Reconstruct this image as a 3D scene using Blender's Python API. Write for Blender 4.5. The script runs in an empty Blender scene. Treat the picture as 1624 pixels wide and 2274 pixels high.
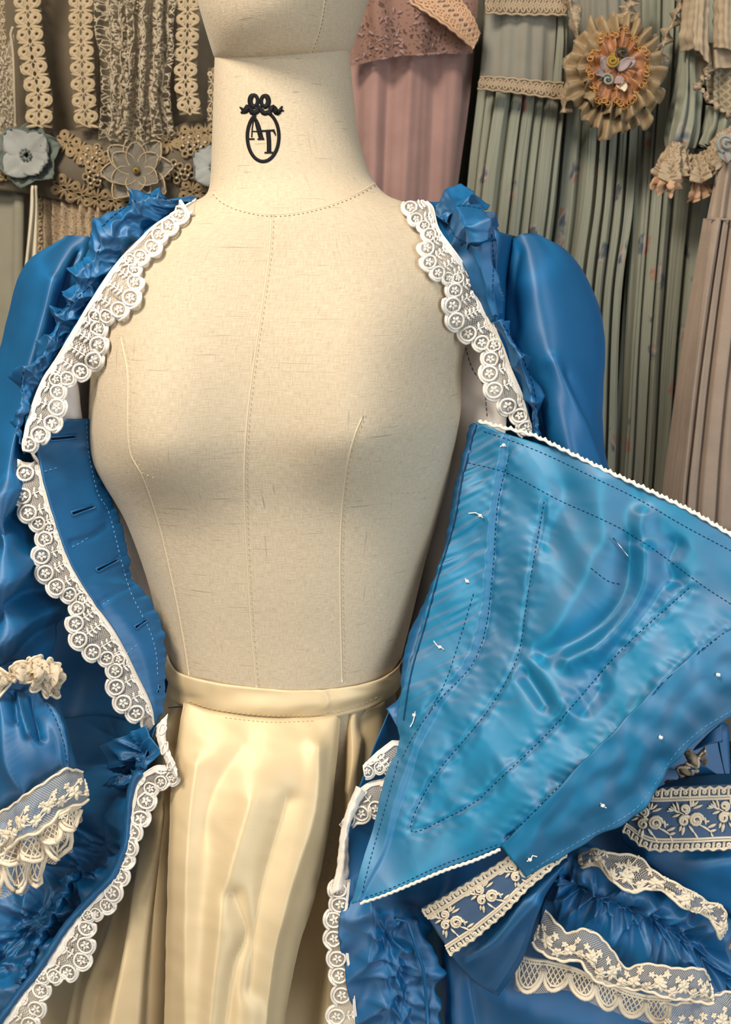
import bpy, math, random
import numpy as np
from mathutils import Vector
from mathutils.bvhtree import BVHTree

random.seed(7)
SC = bpy.context.scene
COL = SC.collection

# ---------------------------------------------------------------- camera, world, lights, exposure
W, H, FPX = 1624, 2274, 2184.0
CAM = np.array([0.0, 0.0, 1.5])
PITCH = math.radians(14)
cam_data = bpy.data.cameras.new('camera')
cam = bpy.data.objects.new('camera', cam_data)
COL.objects.link(cam)
cam.location = CAM
cam.rotation_euler = (math.pi / 2 - PITCH, 0, 0)
cam_data.sensor_fit = 'VERTICAL'
cam_data.sensor_height = 36
cam_data.sensor_width = 36 * W / H
cam_data.lens = 36 * FPX / H
cam_data.clip_start = 0.05
cam_data.dof.use_dof = True
cam_data.dof.focus_distance = 0.84
cam_data.dof.aperture_fstop = 11
SC.camera = cam

world = bpy.data.worlds.new('World')
SC.world = world
world.use_nodes = True
world.node_tree.nodes['Background'].inputs['Color'].default_value = (1.0, 0.95, 0.88, 1)
world.node_tree.nodes['Background'].inputs['Strength'].default_value = 0.25


def area(name, loc, aim, size, power, color, size_y=None):
    l = bpy.data.lights.new(name, 'AREA')
    l.energy = power
    l.color = color
    l.shape = 'RECTANGLE'
    l.size = size
    l.size_y = size_y or size
    o = bpy.data.objects.new(name, l)
    COL.objects.link(o)
    o.location = loc
    o.rotation_euler = (Vector(aim) - Vector(loc)).to_track_quat('-Z', 'Y').to_euler()
    return o


area('ceiling_lamp', (-0.62, 0.02, 2.60), (-0.03, 0.9, 1.25), 0.42, 32, (1.0, 0.89, 0.75))
area('front_fill', (-1.15, -0.85, 2.2), (-0.15, 0.85, 0.95), 0.5, 10, (1.0, 0.90, 0.76))  # added fill light, brightens the left facing, lining and skirt
area('shop_window', (1.15, -0.75, 1.38), (0.2, 0.80, 0.90), 0.9, 20, (0.86, 0.94, 1.0), 1.2)
SC.view_settings.view_transform = 'Standard'
SC.view_settings.look = 'None'
SC.view_settings.gamma = 1
SC.view_settings.use_curve_mapping = False
SC.view_settings.exposure = 0.0

# ---------------------------------------------------------------- picture ray -> point in the room
CP, SP = math.cos(PITCH), math.sin(PITCH)


def ray(px, py):
    a, b = (px - W / 2) / FPX, (H / 2 - py) / FPX
    return np.array([a, CP + b * SP, -SP + b * CP])


def P(px, py, Y):
    """the point at distance Y into the room that lies on the sight line of picture point px, py"""
    d = ray(px, py)
    return CAM + d * (Y / d[1])


def pix(G):
    q = G - CAM
    f = q[..., 1] * CP - q[..., 2] * SP
    u = q[..., 1] * SP + q[..., 2] * CP
    return W / 2 + FPX * q[..., 0] / f, H / 2 - FPX * u / f


# ---------------------------------------------------------------- noise
_rng = np.random.RandomState(3)
_perm = _rng.permutation(256)
_perm = np.concatenate([_perm, _perm, _perm])
_ang = _rng.rand(256) * 2 * np.pi
_gx, _gy = np.cos(_ang), np.sin(_ang)


def pn(x, y, s=0):
    x = np.asarray(x, float) + s * 17.31
    y = np.asarray(y, float) + s * 7.77
    xi, yi = np.floor(x).astype(int), np.floor(y).astype(int)
    xf, yf = x - xi, y - yi
    u, v = xf ** 3 * (xf * (xf * 6 - 15) + 10), yf ** 3 * (yf * (yf * 6 - 15) + 10)

    def g(a, b):
        h = _perm[(_perm[(xi + a) & 255] + yi + b) & 255]
        return _gx[h] * (xf - a) + _gy[h] * (yf - b)
    return (g(0, 0) * (1 - u) + g(1, 0) * u) * (1 - v) + (g(0, 1) * (1 - u) + g(1, 1) * u) * v


def fbm(x, y, s=0, o=3):
    return sum(pn(x * 2 ** i, y * 2 ** i, s + i) / 2 ** i for i in range(o))


def ridge(x, y, s=0):
    return 1 - 2.6 * np.abs(pn(x, y, s))


def sstep(a, b, x):
    t = np.clip((x - a) / (b - a), 0, 1)
    return t * t * (3 - 2 * t)


# ---------------------------------------------------------------- curves
def smooth(pts, n, closed=False, lin=False):
    """n points evenly spaced along a smooth curve through pts"""
    p = np.asarray(pts, float)
    if len(p) == 2 or lin:
        d = p
    else:
        if closed:
            q = np.vstack([p[-1], p, p[0], p[1]])
        else:
            q = np.vstack([2 * p[0] - p[1], p, 2 * p[-1] - p[-2]])
        t = np.linspace(0, 1, 9)[:-1, None]
        out = []
        for i in range(1, len(q) - 2):
            a, b, c, e = q[i - 1], q[i], q[i + 1], q[i + 2]
            out.append(0.5 * (2 * b + (c - a) * t + (2 * a - 5 * b + 4 * c - e) * t ** 2 + (3 * b - a - 3 * c + e) * t ** 3))
        d = np.vstack(out + [q[-2][None]])
    s = np.concatenate([[0], np.cumsum(np.linalg.norm(np.diff(d, axis=0), axis=1))])
    w = np.linspace(0, s[-1], n)
    return np.stack([np.interp(w, s, d[:, k]) for k in range(d.shape[1])], 1)


def cross_spline(R, nv):
    """R: k rails x nu x 3 -> nv x nu x 3, smooth across the rails"""
    k = len(R)
    if k == 2:
        t = np.linspace(0, 1, nv)[:, None, None]
        return R[0] * (1 - t) + R[1] * t
    Q = np.concatenate([2 * R[:1] - R[1:2], R, 2 * R[-1:] - R[-2:-1]], 0)
    out = []
    for w in np.linspace(0, k - 1, nv):
        i = min(int(w), k - 2)
        t = w - i
        a, b, c, e = Q[i], Q[i + 1], Q[i + 2], Q[i + 3]
        out.append(0.5 * (2 * b + (c - a) * t + (2 * a - 5 * b + 4 * c - e) * t ** 2 + (3 * b - a - 3 * c + e) * t ** 3))
    return np.array(out)


def grid_normals(G):
    du = np.gradient(G, axis=1)
    dv = np.gradient(G, axis=0)
    n = np.cross(du, dv)
    n /= np.linalg.norm(n, axis=2, keepdims=True) + 1e-12
    return n


# ---------------------------------------------------------------- objects
def thing(name, label, cat, loc=(0, 0, 0), group=None):
    o = bpy.data.objects.new(name, None)
    COL.objects.link(o)
    o.location = loc
    o.empty_display_size = 0.05
    o['label'] = label
    o['category'] = cat
    if group:
        o['group'] = group
    return o


def make(name, V, F, mat, parent=None, uv=None, flat=False, label=None, kind=None):
    me = bpy.data.meshes.new(name)
    V = np.asarray(V, float)
    F = F.tolist() if isinstance(F, np.ndarray) else F
    me.from_pydata(V.tolist(), [], F)
    if uv is not None:
        l = me.uv_layers.new(name='UVMap')
        idx = np.empty(len(me.loops), int)
        me.loops.foreach_get('vertex_index', idx)
        l.data.foreach_set('uv', np.asarray(uv, float)[idx].ravel())
    if not flat:
        me.polygons.foreach_set('use_smooth', [True] * len(me.polygons))
    me.update()
    me.materials.append(mat)
    o = bpy.data.objects.new(name, me)
    COL.objects.link(o)
    if parent is not None:
        o.parent = parent
        if parent.type == 'EMPTY':
            o.location = -parent.location
    if label:
        o['label'] = label
    if kind:
        o['kind'] = kind
    return o


def grid_faces(nv, nu, wrap=False):
    i = np.arange(nv - 1)[:, None]
    j = np.arange(nu if wrap else nu - 1)[None]
    j2 = (j + 1) % nu
    a, b, c, d = i * nu + j, i * nu + j2, (i + 1) * nu + j2, (i + 1) * nu + j
    return np.stack([np.broadcast_to(x, (nv - 1, j.shape[1])).ravel() for x in (a, b, c, d)], 1)


class Surf:
    """a piece of cloth as a grid of points"""

    def __init__(s, G):
        s.G = G
        N = grid_normals(G)
        if np.sum(N * (CAM - G)) < 0:
            N = -N
            s.flip = True
        else:
            s.flip = False
        s.N = N
        s._b = None

    def at(s, u, v, h=0.0):
        nv, nu = s.G.shape[:2]
        x, y = np.clip(u, 0, 1) * (nu - 1), np.clip(v, 0, 1) * (nv - 1)
        i, j = np.minimum(y.astype(int), nv - 2), np.minimum(x.astype(int), nu - 2)
        a, b = (y - i)[..., None], (x - j)[..., None]

        def f(A):
            return (A[i, j] * (1 - b) + A[i, j + 1] * b) * (1 - a) + (A[i + 1, j] * (1 - b) + A[i + 1, j + 1] * b) * a
        return f(s.G) + f(s.N) * np.asarray(h)[..., None]

    def bvh(s):
        if s._b is None:
            nv, nu = s.G.shape[:2]
            s._b = BVHTree.FromPolygons(s.G.reshape(-1, 3).tolist(), grid_faces(nv, nu).tolist())
        return s._b

    def drop(s, px, py, h=0.0, fb=None):
        """where the sight line of px, py meets the cloth, h above it"""
        d = Vector(ray(px, py)).normalized()
        hit, n, _, _ = s.bvh().ray_cast(Vector(CAM), d)
        if hit is None:
            if fb is not None:
                return P(px, py, fb)
            X, Y = pix(s.G)
            k = np.argmin((X - px) ** 2 + (Y - py) ** 2)
            return s.G.reshape(-1, 3)[k] + s.N.reshape(-1, 3)[k] * h
        if n.dot(d) > 0:
            n = -n
        return np.array(hit + n * h)

    def line(s, pts, step=8, h=0.0, n=None):
        p = np.array(pts, float)
        L = np.sum(np.linalg.norm(np.diff(p, axis=0), axis=1))
        q = smooth(p, n or max(2, int(L / step) + 1))
        return np.array([s.drop(a, b, h) for a, b in q])


def rails3(rails, nu, lin=False):
    return np.array([smooth([P(*p) for p in r], nu, lin=lin) for r in rails])


def cloth(name, rails, mat, parent, nu=60, nv=24, disp=None, thick=0.0007, lin=False, world3=False, label=None, kind=None, wrap=False):
    """a fabric sheet through the given rails (picture x, picture y, distance Y), pushed along its normal by disp"""
    if world3:
        R = np.array([smooth(r, nu, lin=lin) for r in rails])
    else:
        R = rails3(rails, nu, lin)
    G = cross_spline(R, nv)
    du = np.linalg.norm(np.diff(G, axis=1), axis=2)
    dv = np.linalg.norm(np.diff(G, axis=0), axis=2)
    U = np.concatenate([[0], np.cumsum(du.mean(0))])[None].repeat(nv, 0)
    Vv = np.concatenate([[0], np.cumsum(dv.mean(1))])[:, None].repeat(nu, 1)
    S = Surf(G)
    if disp is not None:
        u, v = np.meshgrid(np.linspace(0, 1, nu), np.linspace(0, 1, nv))
        X, Y = pix(G)
        off = disp(u, v, U, Vv, X, Y)
        G = G + S.N * off[..., None]
        S = Surf(G)
    F = grid_faces(nv, nu)
    if S.flip:
        F = F[:, ::-1]
    o = make(name, G.reshape(-1, 3), F, mat, parent, np.stack([U.ravel(), Vv.ravel()], 1), label=label, kind=kind)
    if thick:
        m = o.modifiers.new('thickness', 'SOLIDIFY')
        m.thickness = thick
        m.offset = -1
    S.obj = o
    return S


# ---------------------------------------------------------------- threads and cords
class Tubes:
    def __init__(s, seg=5):
        s.V, s.F, s.n, s.seg = [], [], 0, seg

    def add(s, pts, r, closed=False, cap=True, flat=1.0, up=None):
        p = np.asarray(pts, float)
        m = len(p)
        if m < 2:
            return s
        r = np.broadcast_to(np.asarray(r, float), (m,))
        if closed:
            t = np.roll(p, -1, 0) - np.roll(p, 1, 0)
        else:
            t = np.gradient(p, axis=0)
        t = t / (np.linalg.norm(t, axis=1, keepdims=True) + 1e-12)
        ref = (CAM - p.mean(0)) if up is None else np.asarray(up, float)
        a = np.cross(t, ref)
        a /= np.linalg.norm(a, axis=1, keepdims=True) + 1e-12
        b = np.cross(a, t)
        k = s.seg
        w = np.arange(k) * 2 * np.pi / k
        ring = p[:, None] + r[:, None, None] * (a[:, None] * np.cos(w)[None, :, None] + flat * b[:, None] * np.sin(w)[None, :, None])
        base = s.n
        s.V.append(ring.reshape(-1, 3))
        s.n += m * k
        last = m if closed else m - 1
        for i in range(last):
            i2 = (i + 1) % m
            for j in range(k):
                j2 = (j + 1) % k
                s.F.append((base + i * k + j, base + i * k + j2, base + i2 * k + j2, base + i2 * k + j))
        if cap and not closed:
            s.F.append(tuple(base + j for j in range(k)))
            s.F.append(tuple(base + (m - 1) * k + j for j in reversed(range(k))))
        return s

    def leaf(s, a, b, r, flat=0.7, up=None):
        t = np.linspace(0, 1, 5)[:, None]
        p = np.asarray(a) * (1 - t) + np.asarray(b) * t
        return s.add(p, r * np.array([0.25, 0.85, 1.0, 0.8, 0.2]), flat=flat, up=up)

    def build(s, name, mat, parent, label=None, kind=None):
        if not s.V:
            return None
        return make(name, np.vstack(s.V), s.F, mat, parent, label=label, kind=kind)


def stitches(name, S, lines, mat, parent, dash=9, gap=5, r=0.00035, h=0.0003, label=None):
    """sewn thread: short raised dashes along picture-space lines on cloth S"""
    T = Tubes(4)
    for pts in lines:
        p = np.array(pts, float)
        L = np.sum(np.linalg.norm(np.diff(p, axis=0), axis=1))
        q = smooth(p, max(3, int(L)))
        i = 0
        while i + dash < len(q):
            seg = q[[i, i + dash // 2, i + dash]]
            w = np.array([S.drop(a, b, h) for a, b in seg])
            if np.linalg.norm(w[2] - w[0]) < 0.02:
                T.add(w, r)
            i += dash + gap
    return T.build(name, mat, parent, label=label, kind='stuff')


def poly_dist(X, Y, pts):
    d = np.full(X.shape, 1e9)
    p = np.array(pts, float)
    if len(p) > 2:
        p = smooth(p, 4 * len(p))
    for a, b in zip(p[:-1], p[1:]):
        e = b - a
        t = np.clip(((X - a[0]) * e[0] + (Y - a[1]) * e[1]) / (e @ e + 1e-9), 0, 1)
        d = np.minimum(d, np.hypot(X - a[0] - t * e[0], Y - a[1] - t * e[1]))
    return d


def fold(X, Y, pts, w, depth):
    d = poly_dist(X, Y, pts) / w
    return depth * (0.55 * np.exp(-d ** 2) + 0.45 * np.exp(-1.5 * d))


def crisp(x):
    """like a sine, but with sharp pressed ridges"""
    return 1 - 2 * np.abs(np.sin(x / 2)) ** 0.75


# ---------------------------------------------------------------- materials
def material(name, color, rough=0.8, spec=0.3, **k):
    m = bpy.data.materials.new(name)
    m.use_nodes = True
    b = m.node_tree.nodes['Principled BSDF']
    b.inputs['Base Color'].default_value = (*color, 1)
    b.inputs['Roughness'].default_value = rough
    b.inputs['Specular IOR Level'].default_value = spec
    if 'sheen' in k:
        b.inputs['Sheen Weight'].default_value = k['sheen']
        b.inputs['Sheen Roughness'].default_value = k.get('sheen_rough', 0.4)
        b.inputs['Sheen Tint'].default_value = (*k.get('sheen_tint', (1, 1, 1)), 1)
    if 'metal' in k:
        b.inputs['Metallic'].default_value = k['metal']
    if 'tint' in k:
        b.inputs['Specular Tint'].default_value = (*k['tint'], 1)
    return m


class Nodes:
    def __init__(s, m):
        s.t = m.node_tree
        s.b = s.t.nodes['Principled BSDF']
        s.out = s.t.nodes['Material Output']

    def new(s, t, **k):
        n = s.t.nodes.new(t)
        for a, v in k.items():
            setattr(n, a, v)
        return n

    def link(s, a, b):
        s.t.links.new(a, b)

    def coord(s, scale=(1, 1, 1), uv=True, rot=0):
        c = s.new('ShaderNodeTexCoord')
        m = s.new('ShaderNodeMapping')
        m.inputs['Scale'].default_value = scale
        m.inputs['Rotation'].default_value = (0, 0, rot)
        s.link(c.outputs['UV' if uv else 'Object'], m.inputs['Vector'])
        return m.outputs['Vector']

    def noise(s, vec, scale, detail=3, rough=0.55):
        n = s.new('ShaderNodeTexNoise')
        n.inputs['Scale'].default_value = scale
        n.inputs['Detail'].default_value = detail
        n.inputs['Roughness'].default_value = rough
        s.link(vec, n.inputs['Vector'])
        return n.outputs['Fac']

    def ramp(s, fac, stops):
        n = s.new('ShaderNodeValToRGB')
        e = n.color_ramp.elements
        while len(e) < len(stops):
            e.new(0.5)
        for el, (p, c) in zip(e, stops):
            el.position = p
            el.color = (*c, 1) if len(c) == 3 else c
        s.link(fac, n.inputs['Fac'])
        return n.outputs['Color']

    def mix(s, fac, a, b, mode='MIX'):
        n = s.new('ShaderNodeMix', data_type='RGBA', blend_type=mode)
        for sock, v in ((n.inputs[0], fac), (n.inputs[6], a), (n.inputs[7], b)):
            if hasattr(v, 'is_linked') or hasattr(v, 'links'):
                s.link(v, sock)
            elif isinstance(v, tuple):
                sock.default_value = (*v, 1)
            else:
                sock.default_value = v
        return n.outputs[2]

    def math(s, op, a, b=0.0):
        n = s.new('ShaderNodeMath', operation=op)
        for sock, v in ((n.inputs[0], a), (n.inputs[1], b)):
            if hasattr(v, 'links'):
                s.link(v, sock)
            else:
                sock.default_value = v
        return n.outputs[0]

    def bump(s, h, strength=0.3, dist=0.001):
        n = s.new('ShaderNodeBump')
        n.inputs['Strength'].default_value = strength
        n.inputs['Distance'].default_value = dist
        s.link(h, n.inputs['Height'])
        s.link(n.outputs['Normal'], s.b.inputs['Normal'])

    def see_through(s, keep):
        """keep: share of light the cloth stops (value or socket)"""
        tr = s.new('ShaderNodeBsdfTransparent')
        mx = s.new('ShaderNodeMixShader')
        if hasattr(keep, 'links'):
            s.link(keep, mx.inputs[0])
        else:
            mx.inputs[0].default_value = keep
        s.link(tr.outputs[0], mx.inputs[1])
        s.link(s.b.outputs[0], mx.inputs[2])
        s.link(mx.outputs[0], s.out.inputs['Surface'])


def weave(name, color, light, dark, rough=0.85, spec=0.2, slub=(0.55, 0.62), thread=1500, bump=0.35, sheen=0.1):
    """plain woven linen: fine threads both ways, pale and dark slubs"""
    m = material(name, color, rough, spec, sheen=sheen)
    n = Nodes(m)
    hx = n.noise(n.coord((thread * 0.10, thread, 1)), 1.0, 2)
    hy = n.noise(n.coord((thread, thread * 0.10, 1)), 1.0, 2)
    both = n.math('ADD', hx, hy)
    c = n.ramp(n.math('MULTIPLY', both, 0.5), [(0.3, dark), (0.5, color), (0.72, light)])
    s1 = n.noise(n.coord((22, 560, 1)), 1.0, 2, 0.5)
    s2 = n.noise(n.coord((520, 24, 1)), 1.0, 2, 0.5)
    brown = tuple(0.42 * x for x in color)
    f1 = n.ramp(s1, [(0.665, (0, 0, 0)), (0.73, (1, 1, 1))])
    f2 = n.ramp(s2, [(0.68, (0, 0, 0)), (0.75, (1, 1, 1))])
    f = n.math('MULTIPLY', n.math('MAXIMUM', f1, f2), 0.55)
    c = n.mix(f, c, brown)
    blotch = n.noise(n.coord((9, 9, 9)), 1.0, 3)
    c = n.mix(n.ramp(blotch, [(0.4, (0, 0, 0)), (0.75, (0.4, 0.4, 0.4))]), c, tuple(0.86 * x for x in color))
    n.link(c, n.b.inputs['Base Color'])
    n.bump(both, bump, 0.0006)
    return m


def silk(name, color, rough=0.34, spec=0.6, tint=(1, 1, 1), metal=0.0, sheen=0.0, sheen_tint=(1, 1, 1), slub=0.25, var=0.12, shot=None):
    """shot taffeta: crisp, slightly slubbed, glossy"""
    m = material(name, color, rough, spec, tint=tint, metal=metal, sheen=sheen, sheen_tint=sheen_tint, sheen_rough=0.35)
    n = Nodes(m)
    a = n.noise(n.coord((60, 1400, 1)), 1.0, 2)
    b = n.noise(n.coord((1400, 60, 1)), 1.0, 2)
    big = n.noise(n.coord((14, 14, 1)), 1.0, 2)
    c = n.mix(n.ramp(big, [(0.35, (0, 0, 0)), (0.7, (1, 1, 1))]), tuple(x * (1 - var) for x in color), tuple(min(1, x * (1 + var)) for x in color))
    n.link(c, n.b.inputs['Base Color'])
    n.bump(n.math('ADD', a, b), slub, 0.0004)
    if shot:
        # shot silk: warp and weft of two colours, each a sheen stretched along its own threads
        tg = n.new('ShaderNodeTangent', direction_type='UV_MAP')
        sh = n.b.outputs[0]
        for (col, w, ro, rot) in shot:
            g = n.new('ShaderNodeBsdfAnisotropic')
            g.inputs['Color'].default_value = (*col, 1)
            g.inputs['Roughness'].default_value = ro
            g.inputs['Anisotropy'].default_value = 0.5
            g.inputs['Rotation'].default_value = rot
            n.link(tg.outputs[0], g.inputs['Tangent'])
            mx = n.new('ShaderNodeMixShader')
            mx.inputs[0].default_value = w
            n.link(sh, mx.inputs[1])
            n.link(g.outputs[0], mx.inputs[2])
            sh = mx.outputs[0]
        n.link(sh, n.out.inputs['Surface'])
    return m


def plain(name, color, rough=0.9, spec=0.15, sheen=0.15, scale=900, bump=0.4, var=0.15, stretch=(1, 1, 1)):
    m = material(name, color, rough, spec, sheen=sheen)
    n = Nodes(m)
    a = n.noise(n.coord(stretch, uv=False), scale, 2)
    big = n.noise(n.coord((1, 1, 1), uv=False), 28, 3)
    c = n.mix(n.ramp(big, [(0.3, (0, 0, 0)), (0.7, (1, 1, 1))]), tuple(x * (1 - var) for x in color), tuple(min(1, x * (1 + var)) for x in color))
    n.link(c, n.b.inputs['Base Color'])
    n.bump(a, bump, 0.0008)
    return m


def net(name, color, keep=0.35, scale=900, rough=0.9, line=0.62):
    """tulle: a fine real mesh of holes too small to model"""
    m = material(name, color, rough, 0.1)
    n = Nodes(m)
    w = []
    for r in (math.radians(45), math.radians(-45)):
        t = n.new('ShaderNodeTexWave', wave_type='BANDS', bands_direction='X', wave_profile='SIN')
        t.inputs['Scale'].default_value = scale / 20 * math.pi
        n.link(n.coord((1, 1, 1), rot=r), t.inputs['Vector'])
        w.append(t.outputs['Fac'])
    mesh = n.ramp(n.math('MAXIMUM', w[0], w[1]), [(line, (keep, keep, keep)), (min(0.99, line + 0.2), (min(1, keep + 0.55),) * 3)])
    n.see_through(mesh)
    return m


M = {}
M['linen'] = weave('natural_linen', (0.59, 0.49, 0.35), (0.70, 0.605, 0.46), (0.46, 0.37, 0.245))
M['linen_tape'] = weave('linen_tape', (0.68, 0.57, 0.40), (0.74, 0.63, 0.46), (0.6, 0.49, 0.33))
M['ink'] = material('black_ink', (0.006, 0.006, 0.008), 0.7, 0.2)
M['thread_cream'] = material('cream_thread', (0.60, 0.47, 0.28), 0.8, 0.2)
M['thread_brown'] = material('brown_thread', (0.30, 0.21, 0.11), 0.8, 0.2)
M['gap'] = material('dark_gap', (0.03, 0.024, 0.018), 0.95, 0.05)  # near-black colour that stands in for shade inside openings
M['blue'] = silk('blue_taffeta', (0.001, 0.108, 0.275), 0.6, 0.3, (0.80, 0.86, 1.0), sheen=0.04, sheen_tint=(0.45, 0.55, 0.8), shot=(((0.01, 0.17, 0.42), 0.22, 0.62, 0.0), ((0.38, 0.41, 0.48), 0.13, 0.56, 0.25)))
M['cyan'] = silk('peacock_taffeta', (0.004, 0.185, 0.385), 0.65, 0.2, (0.85, 0.85, 1.0), sheen=0.04, sheen_tint=(0.5, 0.55, 0.85), var=0.12, shot=(((0.02, 0.31, 0.48), 0.25, 0.62, 0.25), ((0.50, 0.42, 0.46), 0.11, 0.54, 0.0)))
M['ivory'] = silk('ivory_taffeta', (0.74, 0.57, 0.33), 0.6, 0.3, sheen=0.1, var=0.05, shot=(((0.85, 0.72, 0.5), 0.14, 0.62, 0.0), ((0.86, 0.80, 0.58), 0.14, 0.56, 0.25)))
M['lining'] = plain('white_cotton', (0.80, 0.75, 0.72), 0.9, 0.1, 0.1, 700, 0.2, 0.04)
M['lace'] = plain('white_cotton_lace', (0.86, 0.81, 0.735), 0.9, 0.15, 0.1, 1500, 0.5, 0.04)
M['lace_net'] = net('white_lace_net', (0.74, 0.68, 0.60), 0.15, 1500, line=0.70)
M['lace_cream'] = plain('cream_cotton_lace', (0.82, 0.71, 0.545), 0.9, 0.15, 0.1, 1500, 0.5, 0.05)
M['net_cream'] = net('cream_tulle', (0.70, 0.64, 0.54), 0.08, 1500, line=0.72)
M['navy_net'] = net('navy_net', (0.05, 0.08, 0.15), 0.45, 700)
M['thread_blue'] = material('blue_thread', (0.004, 0.045, 0.12), 0.7, 0.2)
M['thread_pale'] = material('pale_blue_thread', (0.16, 0.36, 0.62), 0.7, 0.2)
M['steel'] = material('steel', (0.75, 0.75, 0.78), 0.25, 0.5, metal=1.0)
M['white_thread'] = material('white_thread', (0.85, 0.84, 0.82), 0.7, 0.3)




def lacy(name, color, scale=260, keep=0.12, rim=0.10, dens=0.34):
    """thin machine lace: cloth with a close pattern of small openings"""
    m = material(name, color, 0.9, 0.1, sheen=0.1)
    n = Nodes(m)
    w = n.noise(n.coord((1, 1, 1)), 90, 2)
    v = n.new('ShaderNodeTexVoronoi', feature='DISTANCE_TO_EDGE')
    v.inputs['Scale'].default_value = scale
    add = n.new('ShaderNodeVectorMath', operation='ADD')
    n.link(n.coord((1, 1, 1)), add.inputs[0])
    sc = n.new('ShaderNodeVectorMath', operation='SCALE')
    sc.inputs['Scale'].default_value = 0.012
    n.link(w, sc.inputs[0])
    n.link(sc.outputs[0], add.inputs[1])
    n.link(add.outputs[0], v.inputs['Vector'])
    big = n.noise(n.coord((1, 1, 1)), 70, 2)
    f = n.math('SUBTRACT', v.outputs['Distance'], n.math('MULTIPLY', big, dens))
    k = n.ramp(f, [(0.0, (1, 1, 1)), (rim, (keep,) * 3)])
    n.see_through(k)
    n.bump(v.outputs['Distance'], 0.6, 0.001)
    return m


M['lacy_cream'] = lacy('cream_machine_lace', (0.66, 0.55, 0.40), 300, 0.30)
M['lacy_alencon'] = lacy('fine_floral_lace', (0.46, 0.39, 0.28), 150, 0.06, 0.05, 0.07)
M['lacy_pink'] = lacy('brown_pink_machine_lace', (0.26, 0.15, 0.115), 170, 0.25, 0.12)
M['lacy_beige'] = lacy('beige_machine_lace', (0.44, 0.335, 0.22), 260, 0.35)

# ---------------------------------------------------------------- the shop's shell
def box(name, lo, hi, mat, kind='structure'):
    x0, y0, z0 = lo
    x1, y1, z1 = hi
    V = [(x0, y0, z0), (x1, y0, z0), (x1, y1, z0), (x0, y1, z0), (x0, y0, z1), (x1, y0, z1), (x1, y1, z1), (x0, y1, z1)]
    F = [(0, 3, 2, 1), (4, 5, 6, 7), (0, 1, 5, 4), (1, 2, 6, 5), (2, 3, 7, 6), (3, 0, 4, 7)]
    o = make(name, V, F, mat, flat=True)
    o['kind'] = kind
    return o


M['plaster'] = plain('dark_plaster', (0.10, 0.085, 0.065), 0.95, 0.1, 0.0, 120, 0.3)
M['boards'] = plain('grey_brown_floor', (0.16, 0.13, 0.10), 0.7, 0.3, 0.0, 90, 0.3)
box('wall_back', (-1.6, 1.62, 0.0), (1.6, 1.70, 2.9), M['plaster'])
box('floor', (-1.6, -1.5, -0.05), (1.6, 1.70, 0.0), M['boards'])
# ---------------------------------------------------------------- the dress form
YC = 0.90
form = thing('dress_form', 'natural linen dress form with a long neck and a black oval monogram printed on it', 'mannequin', (0.0, YC, 0.0))
ROWS = [  # picture y, left, right outline at the form's mid depth; front and back depth
    (116, 480, 776, .058, .058), (200, 477, 784, .060, .06), (300, 474, 796, .061, .062), (360, 472, 812, .063, .064),
    (400, 470, 828, .066, .067), (425, 466, 848, .070, .072), (440, 456, 868, .075, .076), (452, 432, 900, .079, .08),
    (470, 398, 940, .083, .084), (500, 340, 1000, .088, .088), (540, 270, 1060, .092, .092), (580, 228, 1092, .095, .095),
    (640, 208, 1088, .100, .10), (720, 210, 1052, .105, .10), (800, 212, 1025, .107, .10), (900, 208, 1023, .107, .10),
    (960, 207, 1014, .105, .098), (1010, 214, 1004, .103, .096), (1060, 238, 995, .100, .095), (1100, 262, 985, .098, .094),
    (1150, 288, 970, .096, .093), (1250, 325, 942, .092, .09), (1350, 352, 918, .088, .088), (1450, 372, 893, .086, .086),
    (1510, 382, 880, .085, .086), (1600, 380, 885, .080, .085), (1750, 350, 920, .085, .095), (1850, 350, 920, .085, .095)]


def form_grid(rows, nz, nth, power=2.2, bust=True):
    A = []
    for (py, l, r, rf, rb) in rows:
        a, b = P(l, py, YC), P(r, py, YC)
        A.append([a[2], (a[0] + b[0]) / 2, (b[0] - a[0]) / 2, rf, rb])
    A = np.array(A)
    A = smooth(A * np.array([1, 1, 1, 1, 1]), nz)
    th = np.linspace(-math.pi, math.pi, nth)
    c, s = np.cos(th), np.sin(th)
    e = 2 / power
    ex = np.sign(s) * np.abs(s) ** e
    ey = np.sign(c) * np.abs(c) ** e
    G = np.zeros((nz, nth, 3))
    G[..., 0] = A[:, 1:2] + A[:, 2:3] * ex[None]
    dep = np.where(ey[None] > 0, A[:, 3:4], A[:, 4:5]) * ey[None]
    G[..., 1] = YC - dep
    G[..., 2] = A[:, 0:1]
    front = np.clip(ey, 0, 1)[None]
    if bust:
        for (bx, by, amp, sx) in ((338, 968, .040, .062), (800, 948, .040, .062)):
            q = P(bx, by, 0.78)
            dz = G[..., 2] - q[2]
            kz = np.where(dz > 0, np.exp(-(dz / 0.105) ** 2), np.exp(-(dz / 0.055) ** 2))
            g = amp * kz * np.exp(-((G[..., 0] - q[0]) / sx) ** 2) * front ** 0.6
            G[..., 1] -= g
    return G, th


G, TH = form_grid(ROWS, 190, 150)
BODY = Surf(G)
nv, nu = G.shape[:2]
Wv = G[..., 2]
Uu = np.broadcast_to(TH[None] * 0.125, Wv.shape)


def form_part(name, i0, i1, mat, label=None):
    g = G[i0:i1]
    F = grid_faces(len(g), nu)
    if BODY.flip:
        F = F[:, ::-1]
    return make(name, g.reshape(-1, 3), F, mat, form, np.stack([Uu[i0:i1].ravel(), Wv[i0:i1].ravel()], 1), label=label)


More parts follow.
